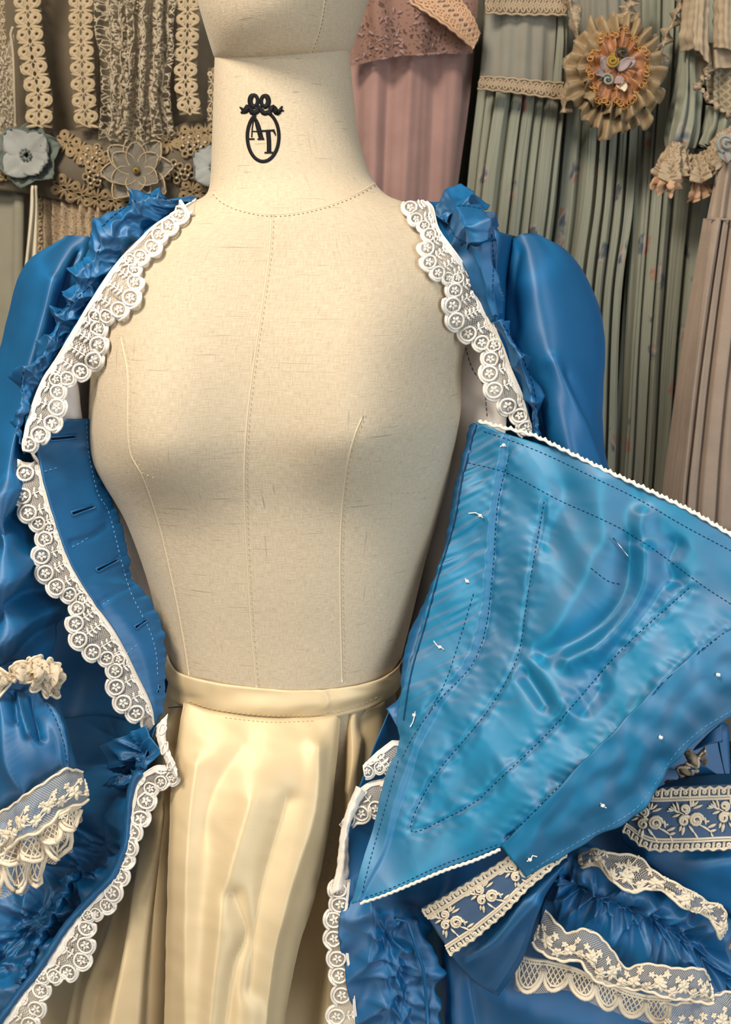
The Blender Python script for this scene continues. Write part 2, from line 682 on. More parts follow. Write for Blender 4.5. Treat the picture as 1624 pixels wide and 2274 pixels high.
ZN = P(600, 432, YC)[2]
IN = int(np.argmin(np.abs(G[:, 0, 2] - ZN)))
form_part('neck', 0, IN + 1, M['linen'])
torso = form_part('torso', IN, nv, M['linen'])

HEAD = [(128, 486, 772, .056, .055), (122, 480, 777, .060, .06), (110, 475, 784, .072, .066), (60, 461, 802, .094, .08), (0, 445, 822, .106, .09), (-80, 430, 840, .110, .10),
        (-200, 420, 852, .10, .115), (-330, 440, 830, .095, .11), (-420, 500, 770, .07, .08), (-455, 600, 660, .02, .02)]
HG, HT = form_grid(HEAD, 60, 90, 2.05, bust=False)
# the head tilts a little forward and to one side
HG[..., 2] += 0.052 * (HG[..., 0] - HG[0, :, 0].mean()) - 0.20 * np.maximum(0, YC - HG[..., 1]) * np.linspace(1, 0.3, 60)[:, None]
HEADS = Surf(HG)
Fh = grid_faces(60, 90)
Fh = Fh[:, ::-1] if HEADS.flip else Fh
Fh = Fh.tolist() + [tuple(range(89)) if HEADS.flip else tuple(reversed(range(89)))]
make('head', HG.reshape(-1, 3), Fh, M['linen'], form, np.stack([np.broadcast_to(HT[None] * 0.09, HG.shape[:2]).ravel(), HG[..., 2].ravel()], 1))
Tg = Tubes(6)
Tg.add(np.stack([HG[0, :-1, 0] * 1.0, YC + (HG[0, :-1, 1] - YC) * 1.02, HG[0, :-1, 2] - 0.0014], 1), 0.0018, closed=True, up=(0, 0, 1))
Tg.build('neck_joint', M['gap'], form, label='dark line for the gap between head and neck')  # dark tube stands in for the shade of the gap
# flared pole and base that carry the form (below the picture)
pole = [(0.016, .0), (0.016, P(600, 1900, YC)[2])]
Tp = Tubes(12)
Tp.add([(0, YC, 0.02), (0, YC, 0.9)], 0.016, up=(0, 1, 0))
Tp.build('pole', M['steel'], form)
Tb = Tubes(24)
Tb.add([(0, YC, 0.0), (0, YC, 0.012), (0, YC, 0.03)], [0.17, 0.165, 0.03], up=(0, 1, 0))
Tb.build('base', M['steel'], form)

# seams: thin ridges of cloth with stitches beside them
SEAMS = [[(603, 478), (598, 560), (585, 660), (566, 790), (552, 900), (544, 1000), (543, 1110), (549, 1250), (558, 1400), (570, 1530)],
         [(268, 745), (284, 830), (284, 930), (290, 1005), (318, 1060), (352, 1160), (385, 1300), (408, 1420), (420, 1500)],
         [(806, 922), (785, 975), (766, 1060), (756, 1200), (756, 1350), (760, 1515)]]
for sm in SEAMS:
    w = BODY.line(sm, 10, 0.0001)
    Tubes(6).add(w, 0.0008, flat=0.3).build('seam', M['linen_tape'], form)
stitches('seam_stitching', BODY, [[(x + 6, y) for x, y in sm] for sm in SEAMS] + [[(868, 1096), (935, 1092), (960, 1080)], [(315, 1050), (345, 1062)]],
         M['thread_cream'], form, 4, 8, 0.00035, 0.0003)
ring = BODY.line([(474, 428), (492, 446), (530, 464), (590, 475), (650, 473), (720, 458), (790, 432), (838, 404)], 8, 0.0)
Tubes(6).add(ring, 0.0009, flat=0.4).build('seam', M['linen_tape'], form)
stitches('seam_stitching', BODY, [[(474, 432), (492, 450), (530, 468), (590, 480), (650, 478), (720, 463), (790, 437), (838, 409)]], M['thread_brown'], form, 3, 7, 0.0003, 0.0003)
hs = [(722, -10), (712, 50), (700, 92), (688, 118)]
Tubes(6).add(HEADS.line(hs, 8, 0.0), 0.0009, flat=0.4).build('seam', M['linen_tape'], form)
stitches('seam_stitching', HEADS, [[(x + 3, y) for x, y in hs]], M['thread_brown'], form, 3, 6, 0.0003, 0.0003)


# monogram printed on the neck: oval, bow, letters A and T
def strip(S, pts, w, V, F, h=0.0004, n=None, closed=False):
    p = np.array([q[:2] for q in pts], float)
    n = n or max(4, int(np.sum(np.linalg.norm(np.diff(p, axis=0), axis=1)) / 3))
    wid = np.asarray(w, float) if np.ndim(w) else np.full(len(p), float(w))
    d = smooth(np.column_stack([p, wid]), n)
    t = np.gradient(d[:, :2], axis=0)
    t /= np.linalg.norm(t, axis=1, keepdims=True) + 1e-9
    nn = np.stack([-t[:, 1], t[:, 0]], 1)
    b = len(V)
    for k in range(n):
        for sgn in (-1, 1):
            q = d[k, :2] + sgn * nn[k] * d[k, 2] / 2
            V.append(S.drop(q[0], q[1], h))
    for k in range(n - 1):
        F.append((b + 2 * k, b + 2 * k + 1, b + 2 * k + 3, b + 2 * k + 2))


def mono(name, strokes):
    V, F = [], []
    for pts, w in strokes:
        strip(BODY, pts, w, V, F)
    o = make(name, V, F, M['ink'], form, label='black printed ' + name.replace('_', ' '))
    m = o.modifiers.new('thickness', 'SOLIDIFY')
    m.thickness = 0.0003
    m.offset = 0


def C(x, y):  # crop coordinates of the close view of the neck -> picture
    return (360 + x / 3.248, y / 3.248)


oval = [C(730 + 113 * math.sin(a) * (1 + 0.0 * math.cos(a)), 985 - 180 * math.cos(a)) for a in np.linspace(0.32, 2 * math.pi - 0.50, 40)]
mono('oval', [(oval, 7.4)])
mono('letter', [([C(672, 838), C(655, 900), C(648, 990)], [2, 2.5, 2.5]), ([C(668, 840), C(690, 900), C(718, 1005)], [4, 10, 10.5]), ([C(650, 948), C(706, 948)], 2.4),
                ([C(632, 1003), C(668, 1003)], 3.4), ([C(690, 1004), C(738, 1004)], 3.4), ([C(672, 838), C(684, 875)], [2, 6])])
mono('letter', [([C(712, 946), C(812, 940)], 4), ([C(765, 945), C(772, 1030), C(772, 1100)], [10, 9.5, 9.5]), ([C(740, 1102), C(803, 1102)], 3.6),
                ([C(800, 936), C(814, 960), C(820, 980)], [5, 4, 1.5]), ([C(716, 946), C(708, 975)], [4, 1.5])])
lp = lambda cx, cy, rx, ry, a0, a1: [C(cx + rx * math.cos(a), cy + ry * math.sin(a)) for a in np.linspace(a0, a1, 18)]
mono('bow', [(lp(664, 728, 27, 42, 1.2, 1.2 + 2 * math.pi), [11] * 9 + [8] * 9), (lp(742, 730, 26, 40, 1.9, 1.9 + 2 * math.pi), [8] * 9 + [11] * 9),
             ([C(700, 760), C(690, 800), C(655, 815), C(625, 770), C(605, 800), C(570, 815)], [8, 11, 10, 13, 12, 4]),
             ([C(590, 795), C(562, 772)], [9, 2]), ([C(700, 770), C(735, 815), C(775, 805), C(800, 775), C(835, 815), C(868, 765)], [8, 11, 10, 13, 12, 3]),
             ([C(850, 795), C(880, 800)], [9, 2]), ([C(660, 790), C(640, 825)], [8, 6]), ([C(770, 800), C(790, 830)], [8, 6])])
# ---------------------------------------------------------------- garments hanging behind the form
M['tulle_brown'] = net('brown_tulle', (0.15, 0.12, 0.08), 0.62, 1300, line=0.5)
M['guipure'] = plain('ecru_guipure', (0.46, 0.36, 0.23), 0.9, 0.1, 0.1, 1200, 0.5, 0.08)
M['guipure_dark'] = plain('tea_guipure', (0.31, 0.225, 0.125), 0.9, 0.1, 0.1, 1200, 0.5, 0.1)
M['alencon'] = plain('pale_alencon_lace', (0.42, 0.35, 0.25), 0.9, 0.1, 0.1, 1200, 0.5, 0.1)
M['ecru_ground'] = net('ecru_ground', (0.3, 0.24, 0.15), 0.04, 1500, line=0.86)
M['organza'] = plain('smoky_organza', (0.22, 0.195, 0.15), 0.5, 0.4, 0.4, 900, 0.2, 0.1)
Nodes(M['organza']).see_through(0.6)
M['pearl'] = material('pearl', (0.60, 0.54, 0.44), 0.25, 0.6)
M['duck_egg'] = plain('duck_egg_felt', (0.30, 0.31, 0.29), 0.9, 0.1, 0.3, 900, 0.5, 0.2)
M['duck_dark'] = plain('duck_egg_net', (0.13, 0.155, 0.135), 0.9, 0.1, 0.2, 900, 0.5, 0.2)
M['greygreen'] = plain('grey_green_silk', (0.26, 0.245, 0.18), 0.6, 0.3, 0.2, 900, 0.25, 0.06)
M['ribbon'] = plain('cream_ribbon', (0.70, 0.63, 0.47), 0.5, 0.4, 0.2, 900, 0.2, 0.04)
M['pink'] = plain('dusty_pink_chiffon', (0.31, 0.185, 0.16), 0.8, 0.25, 0.4, 900, 0.25, 0.08)
M['pink_sheer'] = net('brown_pink_lace', (0.26, 0.16, 0.13), 0.30, 300)
M['peach'] = plain('peach_crochet', (0.56, 0.35, 0.215), 0.9, 0.1, 0.1, 1200, 0.5, 0.1)
M['beige_lace'] = plain('beige_lace', (0.42, 0.32, 0.21), 0.9, 0.1, 0.1, 1200, 0.6, 0.14)
M['ecru'] = plain('ecru_gauze', (0.45, 0.35, 0.235), 0.8, 0.2, 0.3, 800, 0.5, 0.1, stretch=(1, 1, 6))
M['taupe'] = plain('taupe_crepe', (0.355, 0.275, 0.215), 0.95, 0.1, 0.2, 500, 0.6, 0.06)
M['old_gold'] = plain('old_gold_ribbon', (0.30, 0.21, 0.11), 0.5, 0.4, 0.3, 900, 0.3, 0.25)
M['amber'] = plain('amber_satin', (0.38, 0.165, 0.07), 0.45, 0.5, 0.2, 900, 0.3, 0.2)
M['gilt'] = material('gilt_thread', (0.50, 0.25, 0.07), 0.4, 0.5, metal=0.3)
M['mauve'] = plain('mauve_ribbon', (0.33, 0.25, 0.24), 0.5, 0.4, 0.2)
M['moss'] = plain('moss_ribbon', (0.05, 0.05, 0.025), 0.6, 0.3, 0.1)
M['mustard'] = plain('mustard_ribbon', (0.36, 0.22, 0.03), 0.5, 0.4, 0.1)
M['eau'] = plain('eau_de_nil_bead', (0.27, 0.30, 0.24), 0.5, 0.4, 0.1)
M['dull_brown'] = plain('dull_brown_cloth', (0.13, 0.108, 0.078), 0.95, 0.1, 0.1, 500, 0.5, 0.08)


def floral(name, color):
    """sage crepe with a small printed flower spray"""
    m = material(name, color, 0.85, 0.15, sheen=0.2)
    n = Nodes(m)
    v = n.coord((17, 30, 1))
    vo = n.new('ShaderNodeTexVoronoi')
    vo.inputs['Scale'].default_value = 1.0
    n.link(v, vo.inputs['Vector'])
    fine = n.noise(n.coord((110, 170, 1)), 1.0, 3)
    d = n.math('ADD', vo.outputs['Distance'], n.math('MULTIPLY', fine, 0.40))
    spot = n.ramp(d, [(0.40, (1, 1, 1)), (0.47, (0, 0, 0))])
    hue = n.ramp(n.noise(n.coord((30, 60, 1)), 1.0, 1), [(0.42, (0.34, 0.15, 0.115)), (0.5, (0.36, 0.33, 0.27)), (0.58, (0.07, 0.09, 0.12))])
    crink = n.noise(n.coord((14, 900, 1)), 1.0, 3)
    base = n.ramp(crink, [(0.3, tuple(x * 0.85 for x in color)), (0.7, tuple(x * 1.12 for x in color))])
    n.link(n.mix(n.math('MULTIPLY', spot, 0.85), base, hue), n.b.inputs['Base Color'])
    n.bump(crink, 0.6, 0.0012)
    return m


M['sage'] = floral('sage_floral_crepe', (0.275, 0.28, 0.215))
M['sage_plain'] = plain('grey_sheer_crepe', (0.25, 0.235, 0.19), 0.85, 0.15, 0.3, 700, 0.3, 0.06)
M['sage_shade'] = plain('dark_green_gap_shade', (0.085, 0.085, 0.062), 0.9, 0.1, 0.1, 700, 0.3, 0.06)  # sage darkened to carry the deep shade of the gap

MPP = lambda Y: Y * 1.02 / FPX


def pleats(seed, lo, hi, depth, crinkle=0.0012):
    """uneven pressed pleats running down the cloth"""
    r = np.random.RandomState(seed)
    xs = [0.0]
    while xs[-1] < 1.2:
        xs.append(xs[-1] + r.uniform(lo, hi))
    xs = np.array(xs)
    am = r.uniform(0.45, 1.0, len(xs))
    sk = r.uniform(0.2, 0.8, len(xs))

    def f(u, v, U, V, X, Y):
        uu = np.clip(v + 0.006 * pn(v * 9, u * 3, seed), 0, 1.15)
        i = np.clip(np.searchsorted(xs, uu, side='right') - 1, 0, len(xs) - 2)
        t = (uu - xs[i]) / (xs[i + 1] - xs[i])
        s = sk[i]
        prof = np.clip(np.minimum(t / (0.30 * s + 0.04), (1 - t) / (0.30 * (1 - s) + 0.04)), 0, 1)
        prof = prof * (0.75 + 0.25 * np.where(s > 0.5, t, 1 - t))
        return depth * am[i] * (prof - 0.6) + crinkle * pn(V * 330, U * 9, seed) + depth * 0.5 * pn(v * 5, u * 2.2, seed + 3)
    return f


def hang(seed, n, depth, drift=1.0):
    """soft hanging folds"""
    def f(u, v, U, V, X, Y):
        return depth * np.sin(2 * np.pi * n * (u + 0.03 * drift * pn(u * 3, v * 1.5, seed))) * (0.4 + 0.6 * v) + depth * 0.8 * pn(u * n * 1.3, v * 1.5, seed)
    return f


def ell(cx, cy, rx, ry=None, rot=0.0, n=12, a0=0.0, a1=2 * math.pi):
    ry = rx if ry is None else ry
    full = abs(a1 - a0) > 6.2
    a = np.linspace(a0, a1, n, endpoint=not full)
    x, y = rx * np.cos(a), ry * np.sin(a)
    return [(cx + p * math.cos(rot) - q * math.sin(rot), cy + p * math.sin(rot) + q * math.cos(rot)) for p, q in zip(x, y)]


def ring_on(T, S, cx, cy, rx, ry, rpx, mpp, rot=0.0, n=12, h=0.0008, flat=0.6):
    T.add([S.drop(a, b, h) for a, b in ell(cx, cy, rx, ry, rot, n)], rpx * mpp, closed=True, flat=flat)


def leaf_on(T, S, x0, y0, x1, y1, rpx, mpp, h=0.0008):
    T.leaf(S.drop(x0, y0, h), S.drop(x1, y1, h), rpx * mpp)


def guipure(S, path, width, unit, mat, parent, name='lace_motif', phase=0, h=0.003):
    """heavy lace insertion: shells and three-leaf fans in turn on both sides of two waving cords"""
    p = np.array(path, float)
    L = np.sum(np.linalg.norm(np.diff(p, axis=0), axis=1))
    n = max(2, int(round(L / unit)))
    q = smooth(p, n * 8 + 1)
    t = np.gradient(q, axis=0)
    t /= np.linalg.norm(t, axis=1, keepdims=True)
    nn = np.stack([t[:, 1], -t[:, 0]], 1)
    D = [S.drop(q[k][0], q[k][1]) for k in (0, -1)]
    mpp = MPP((D[0][1] + D[1][1]) / 2)

    def at(k, o):
        k = min(max(k, 0), len(q) - 1)
        k0 = int(k)
        f = k - k0
        k1 = min(k0 + 1, len(q) - 1)
        a = q[k0] * (1 - f) + q[k1] * f
        b = nn[k0] * (1 - f) + nn[k1] * f
        return a + b * o
    for i in range(n):
        T = Tubes(5)
        for sg in (-1, 1):
            s2 = sg if (i + phase) % 2 else -sg
            c = at(8 * i + 3, s2 * width * 0.28)
            ring_on(T, S, c[0], c[1], width * 0.13, width * 0.13, width * 0.075, mpp, n=10, h=h, flat=0.45)
            ring_on(T, S, c[0], c[1], width * 0.215, width * 0.215, width * 0.042, mpp, n=12, h=h, flat=0.5)
        for sg in (-1, 1):
            s2 = sg if (i + phase) % 2 else -sg
            a = at(8 * i + 7, s2 * width * 0.05)
            for da in (-3.0, 0, 3.0):
                b = at(8 * i + 7 + da, s2 * width * (0.56 if da == 0 else 0.44))
                leaf_on(T, S, a[0], a[1], b[0], b[1], width * 0.066, mpp, h)
        for ph in (0, 0.5):
            w = [at(8 * i + k, width * (0.10 * math.sin(2 * math.pi * (k / 8 + ph)))) for k in np.linspace(0, 8, 9)]
            T.add([S.drop(a, b, h) for a, b in w], width * 0.035 * mpp, flat=0.6)
        T.build(name, mat, parent)


# ---- the lace and tulle dress
D1 = thing('lace_dress', 'brown tulle dress with ecru lace strips and a beaded waistband, hanging beside the linen neck', 'dress', (-0.4, 1.36, 0.9))
tul = cloth('tulle_bodice', [[(-60, -60, 1.40), (-50, 120, 1.40), (-40, 330, 1.40)], [(60, -60, 1.36), (70, 120, 1.36), (80, 330, 1.37)], [(200, -60, 1.37), (200, 120, 1.37), (200, 330, 1.37)],
                             [(330, -60, 1.35), (330, 120, 1.35), (330, 330, 1.37)], [(520, -60, 1.40), (520, 120, 1.40), (520, 330, 1.38)]], M['tulle_brown'], D1, 40, 90,
            disp=lambda u, v, U, V, X, Y: 0.008 * np.sin(v * 26 + 3 * pn(v * 4, u * 2, 2)) + 0.006 * pn(v * 9, u * 2, 5), thick=0)
cloth('bodice_lining', [[(-80, -60, 1.50), (-80, 340, 1.50)], [(540, -60, 1.50), (540, 340, 1.50)]], M['dull_brown'], D1, 10, 60, disp=lambda u, v, U, V, X, Y: 0.006 * np.sin(v * 40))
for k, (path, w, ph) in enumerate([([(60, -45), (66, 60), (75, 140), (88, 215), (88, 284)], 58, 0), ([(182, -45), (181, 60), (184, 140), (187, 210), (195, 284)], 52, 1),
                                   ([(418, -45), (418, 60), (414, 130), (414, 190), (424, 256)], 50, 0), ([(474, 150), (474, 210), (472, 270)], 24, 1), ([(2, -45), (4, 60), (9, 110)], 20, 1)]):
    st = cloth('lace_strip', [[(x - w * .5, y, 1.33) for x, y in path], [(x + w * .5, y, 1.33) for x, y in path]], M['ecru_ground'], D1, 20, 4, thick=0)
    guipure(st, path, w, 36, M['guipure'], st.obj, phase=ph)

# fine floral lace falling in gathers between the strips
ale = cloth('lace_drape', [[(205, -50, 1.33), (222, 100, 1.33), (232, 200, 1.33), (225, 310, 1.34)], [(270, -50, 1.31), (280, 100, 1.31), (275, 200, 1.31), (270, 315, 1.32)],
                           [(330, -50, 1.31), (330, 100, 1.31), (325, 200, 1.31), (330, 312, 1.32)], [(388, -50, 1.33), (384, 100, 1.33), (372, 200, 1.33), (385, 300, 1.34)]], M['lacy_alencon'], D1, 60, 50,
            disp=lambda u, v, U, V, X, Y: 0.009 * np.sin(v * 34 + 2 * pn(u * 4, v * 3, 4)), thick=0)
rr = random.Random(5)
T = Tubes(4)
mp = MPP(1.31)
for xs in ((238, 246, 250, 244), (263, 268, 270, 262), (300, 292, 280, 268), (322, 318, 312, 330), (352, 350, 338, 335), (380, 372, 360, 376)):
    q = smooth([(xs[0], -40), (xs[1], 90), (xs[2], 200), (xs[3], 300)], 26)
    T.add([ale.drop(a + 3 * math.sin(k * 0.9), b, 0.0012) for k, (a, b) in enumerate(q)], 1.6 * mp)
    for k, (a, b) in enumerate(q):
        if rr.random() < 0.85:
            for _ in range(rr.choice([1, 2, 3])):
                an, ln = rr.uniform(0, 6.28), rr.uniform(10, 24)
                leaf_on(T, ale, a, b, a + ln * 0.6 * math.cos(an), b + ln * math.sin(an), rr.uniform(2.8, 5.6), mp, 0.0012)
        if rr.random() < 0.22:
            for m_ in range(5):
                an = m_ * 1.256 + rr.random()
                leaf_on(T, ale, a + 6, b, a + 6 + 8 * math.cos(an), b + 8 * math.sin(an), 3.2, mp, 0.0014)
T.build('lace_flowers', M['alencon'], D1, kind='stuff')
dr2 = cloth('lace_drape', [[(-20, 100, 1.33), (-5, 200, 1.33), (0, 300, 1.34)], [(12, 100, 1.32), (20, 200, 1.32), (28, 300, 1.33)], [(30, 60, 1.32), (34, 180, 1.32), (38, 290, 1.33)]], M['lacy_alencon'], D1, 30, 16, thick=0)
T = Tubes(4)
for k in range(46):
    a, b, an, ln = rr.uniform(-4, 30), rr.uniform(120, 285), rr.uniform(0, 6.28), rr.uniform(8, 18)
    leaf_on(T, dr2, a, b, a + ln * 0.5 * math.cos(an), b + ln * math.sin(an), rr.uniform(2.5, 4.5), mp, 0.0012)
T.add(dr2.line([(14, -20), (22, 60), (30, 120), (32, 200), (34, 280)], 8, 0.001), 3 * mp)
T.build('lace_flowers', M['alencon'], D1, kind='stuff')

# waist: backing, curved lace bands, beaded clusters, flowers
wst = cloth('waistband', [[(-60, 286, 1.36), (60, 292, 1.35), (180, 290, 1.35), (330, 300, 1.35), (420, 270, 1.35), (520, 262, 1.36)],
                          [(-60, 360, 1.34), (60, 362, 1.33), (180, 372, 1.33), (330, 380, 1.33), (420, 360, 1.33), (520, 350, 1.34)],
                          [(-60, 420, 1.35), (60, 430, 1.34), (180, 455, 1.34), (330, 480, 1.34), (420, 470, 1.34), (520, 450, 1.35)]], M['dull_brown'], D1, 50, 18)
guipure(wst, [(128, 306), (165, 330), (200, 352), (236, 372)], 46, 34, M['guipure_dark'], D1, phase=1)
guipure(wst, [(120, 402), (170, 428), (220, 442), (280, 448), (330, 446)], 48, 36, M['guipure_dark'], D1)
guipure(wst, [(400, 420), (440, 428), (490, 426)], 44, 34, M['guipure_dark'], D1)
guipure(wst, [(352, 330), (400, 306), (440, 300), (490, 296)], 42, 32, M['guipure_dark'], D1)
guipure(wst, [(-20, 300), (10, 340), (16, 400)], 44, 34, M['guipure_dark'], D1)
for (cx, cy, R, cnt) in ((205, 352, 34, 14), (430, 325, 34, 18), (400, 382, 30, 10), (210, 395, 24, 8)):
    T = Tubes(5)
    for k in range(cnt):
        a, d = k * 2.4, R * math.sqrt((k + .5) / cnt)
        ring_on(T, wst, cx + d * math.cos(a), cy + d * 0.8 * math.sin(a), 6.5, 6.5, 2.6, mp, n=9, h=0.004)
    T.build('lace_cluster', M['guipure_dark'], D1)
    T = Tubes(6)
    for k in range(cnt // 2 + 2):
        a, d = k * 2.4 + 1, R * 0.8 * math.sqrt((k + .5) / (cnt // 2 + 2))
        c = wst.drop(cx + d * math.cos(a), cy + d * 0.8 * math.sin(a), 0.007)
        T.add([c + np.array([0, 0, s * 0.0016]) for s in (-1, -.6, 0, .6, 1)], np.array([.2, .8, 1, .8, .2]) * 0.0017)
    T.build('beads', M['pearl'], D1, kind='stuff')


def petal(name, c, ang, r0, r1, wid, mat, parent, tilt=0.25, cup=0.3, ex=None, ez=None, n=9, frill=0.0, seed=0, thick=0.0006, wd=None):
    """one cupped petal in the plane facing the room, growing from c"""
    ex = np.array([1.0, 0, 0])
    ez = np.array([0, 0.24, 0.97])
    up = np.cross(ex, ez)
    up = up if up[1] < 0 else -up
    d = math.cos(ang) * ex + math.sin(ang) * ez
    s = -math.sin(ang) * ex + math.cos(ang) * ez
    t = np.linspace(0, 1, n)[:, None]
    w = np.linspace(-1, 1, n)[None]
    half = wid * np.sin(np.pi * np.clip(0.12 + 0.80 * t, 0, 1)) ** 0.7
    Gp = c + (r0 + (r1 - r0) * (t - 0.10 * t * w ** 2))[..., None] * d + (half * w)[..., None] * s
    hh = tilt * (r1 - r0) * t + cup * wid * w ** 2 * t + frill * np.sin(w * 7 + seed) * t + 0.1 * wid * np.sin(9 * w + seed) * t
    Gp = Gp + hh[..., None] * up
    S = Surf(Gp)
    F = grid_faces(n, n)
    F = F[:, ::-1] if S.flip else F
    o = make(name, Gp.reshape(-1, 3), F, mat, parent, np.stack([np.broadcast_to(w * wid, hh.shape).ravel(), np.broadcast_to(t * (r1 - r0), hh.shape).ravel()], 1))
    m_ = o.modifiers.new('thickness', 'SOLIDIFY')
    m_.thickness = thick
    m_.offset = -1
    S.obj = o
    return S


def cord_round(S, mat, parent, r, name='petal_edge'):
    g = S.G
    loop = np.vstack([g[1:, 0], g[-1, 1:], g[1:-1, -1][::-1]])
    Tubes(5).add(loop, r).build(name, mat, parent)


# two-tier sheer flower in the middle of the waistband
fc = wst.drop(310, 384, 0.008)
for k in range(8):
    s = petal('flower_petal', fc, k * math.pi / 4 + 0.1, 0.006, 0.046, 0.015, M['organza'], D1, 0.12, 0.25)
    cord_round(s, M['guipure'], s.obj, 0.0011)
for k in range(6):
    s = petal('flower_petal', fc + np.array([0, -0.006, 0]), k * math.pi / 3 + 0.5, 0.003, 0.033, 0.0125, M['organza'], D1, 0.3, 0.3)
    cord_round(s, M['guipure'], s.obj, 0.0008)
Tubes(8).add([fc + np.array([0, -0.012 + k, 0]) for k in (-.003, -.0015, 0, .002)], [.0015, .0035, .0045, .003], up=(0, 0, 1)).build('flower_centre', M['mustard'], D1)
# duck-egg flowers
for (fx, fy, R, ps, lab) in ((68, 352, 62, [(2.25, .036, .020), (0.75, .034, .019), (-0.35, .031, .017), (-0.95, .031, .017), (3.95, .036, .020)], 1), (478, 372, 40, [(1.5, .03, .018), (2.6, .03, .018), (3.8, .03, .018), (5.2, .03, .018)], 2)):
    fc = wst.drop(min(fx, 500), fy, 0.010)
    for k in range(6):
        petal('flower_petal', fc + np.array([0, 0.004, 0]), k * 1.047 + 0.3, 0.004, R * 0.00070, 0.020, M['duck_dark'], D1, 0.1, 0.2, frill=0.001, seed=k)
    for (a, r1, wd) in ps:
        s = petal('flower_petal', fc + np.array([0, -0.004, 0]), a, 0.003, r1, wd, M['duck_egg'], D1, 0.25, -0.15, frill=0.0012, seed=a)
        cord_round(s, M['duck_dark'], s.obj, 0.0008)
    Tf = Tubes(6)
    for k in range(9):
        a = k * 0.7
        c = fc + np.array([0.006 * math.cos(a), -0.010, 0.006 * math.sin(a)])
        Tf.add([c + np.array([0, 0, s]) for s in (-.0018, -.001, .001, .0018)], [.0006, .0018, .0018, .0006])
    Tf.build('flower_centre', M['duck_dark'], D1)
# skirt of the lace dress, a plain silk side panel and cream ribbon tails
sk = cloth('lace_skirt', [[(84, 432, 1.36), (84, 520, 1.36), (80, 700, 1.36), (70, 1100, 1.36), (70, 2200, 1.36)], [(230, 450, 1.34), (232, 520, 1.34), (240, 700, 1.33), (250, 1100, 1.33), (250, 2200, 1.33)], [(500, 450, 1.37), (520, 600, 1.37), (560, 700, 1.37), (600, 1100, 1.37), (600, 2200, 1.37)]],
           M['lacy_beige'], D1, 90, 200, disp=lambda u, v, U, V, X, Y: 0.004 * np.sin(X / 3.1) + 0.003 * pn(X / 6, Y / 14, 7) + 0.006 * pn(X / 18, Y / 60, 8))
Te = Tubes(5)
for k in range(9):
    ring_on(Te, sk, 88 + 1.5 * (k % 2), 438 + k * 19, 6, 6, 2.4, mp, n=10, h=0.003)
Te.build('lace_edging', M['guipure'], D1)
cloth('silk_side_panel', [[(-60, 400, 1.40), (-60, 700, 1.40), (-60, 1150, 1.40)], [(20, 410, 1.36), (18, 700, 1.36), (10, 1150, 1.36), (10, 2200, 1.36)], [(60, 425, 1.37), (52, 700, 1.37), (44, 1150, 1.37), (44, 2200, 1.37)], [(92, 430, 1.39), (82, 700, 1.39), (74, 1150, 1.39), (74, 2200, 1.39)]],
      M['greygreen'], D1, 50, 60, disp=lambda u, v, U, V, X, Y: 0.006 * np.sin(v * 15) + 0.0025 * pn(u * 4, v * 9, 3))
for (a, b, y0) in (([(68, 412), (66, 470), (58, 560), (46, 660)], [(76, 412), (76, 470), (66, 560), (55, 660)], 1.315), ([(74, 412), (74, 470), (72, 540), (68, 640)], [(83, 412), (85, 470), (84, 540), (79, 640)], 1.32)):
    cloth('ribbon_tail', [[(x, y, y0) for x, y in a], [((x + p) / 2, y, y0 - .004) for (x, y), (p, _) in zip(a, b)], [(x, y, y0 - .001) for x, y in b]], M['ribbon'], D1, 24, 7)

# ---- the pink chiffon dress
D2 = thing('pink_dress', 'dusty pink chiffon dress with a peach crochet collar', 'dress', (0.05, 1.4, 0.9))
cloth('skirt', [[(690, -60, 1.42), (690, 200, 1.42), (690, 520, 1.42), (690, 900, 1.42), (655, 2100, 1.42)], [(800, -60, 1.38), (800, 200, 1.37), (800, 520, 1.36), (790, 900, 1.36), (750, 2100, 1.36)], [(900, -60, 1.37), (885, 200, 1.36), (870, 520, 1.35), (860, 900, 1.35), (817, 2100, 1.35)],
                [(980, -60, 1.38), (975, 200, 1.37), (960, 520, 1.36), (945, 900, 1.36), (897, 2100, 1.36)], [(1072, -60, 1.40), (1052, 200, 1.40), (1012, 520, 1.40), (985, 900, 1.40), (935, 2100, 1.40)]], M['pink'], D2, 40, 130,
      disp=lambda u, v, U, V, X, Y: 0.011 * np.sin(v * 25 + 2.0 * pn(v * 3, u * 1.2, 11)) * (0.5 + 0.7 * u) + 0.005 * pn(v * 16, u * 1.5, 12))
ov = cloth('lace_yoke', [[(760, -60, 1.34), (760, 40, 1.34), (770, 150, 1.35)], [(880, -60, 1.32), (880, 40, 1.32), (885, 125, 1.33)], [(1066, -60, 1.35), (1060, 40, 1.35), (1050, 118, 1.36)]], M['lacy_pink'], D2, 20, 40, thick=0,
           disp=lambda u, v, U, V, X, Y: 0.006 * np.sin(v * 22))
mp2 = MPP(1.33)
T = Tubes(4)
for k in range(70):
    a, b, an, ln = rr.uniform(780, 1000), rr.uniform(0, 140), rr.uniform(0, 6.28), rr.uniform(6, 15)
    leaf_on(T, ov, a, b, a + ln * math.cos(an), b + ln * math.sin(an), rr.uniform(1.8, 3.6), mp2, 0.001)
T.build('lace_flowers', M['pink'], D2, kind='stuff')
co = cloth('crochet_collar', [[(890, -50, 1.33), (905, 0, 1.32), (948, 30, 1.31), (1000, 66, 1.31), (1050, 108, 1.33)], [(990, -60, 1.33), (1010, -20, 1.33), (1030, 10, 1.33), (1050, 40, 1.33), (1064, 75, 1.34)]], M['net_cream'], D2, 30, 8, thick=0)
uu = np.linspace(0, 1, 60)
T = Tubes(5)
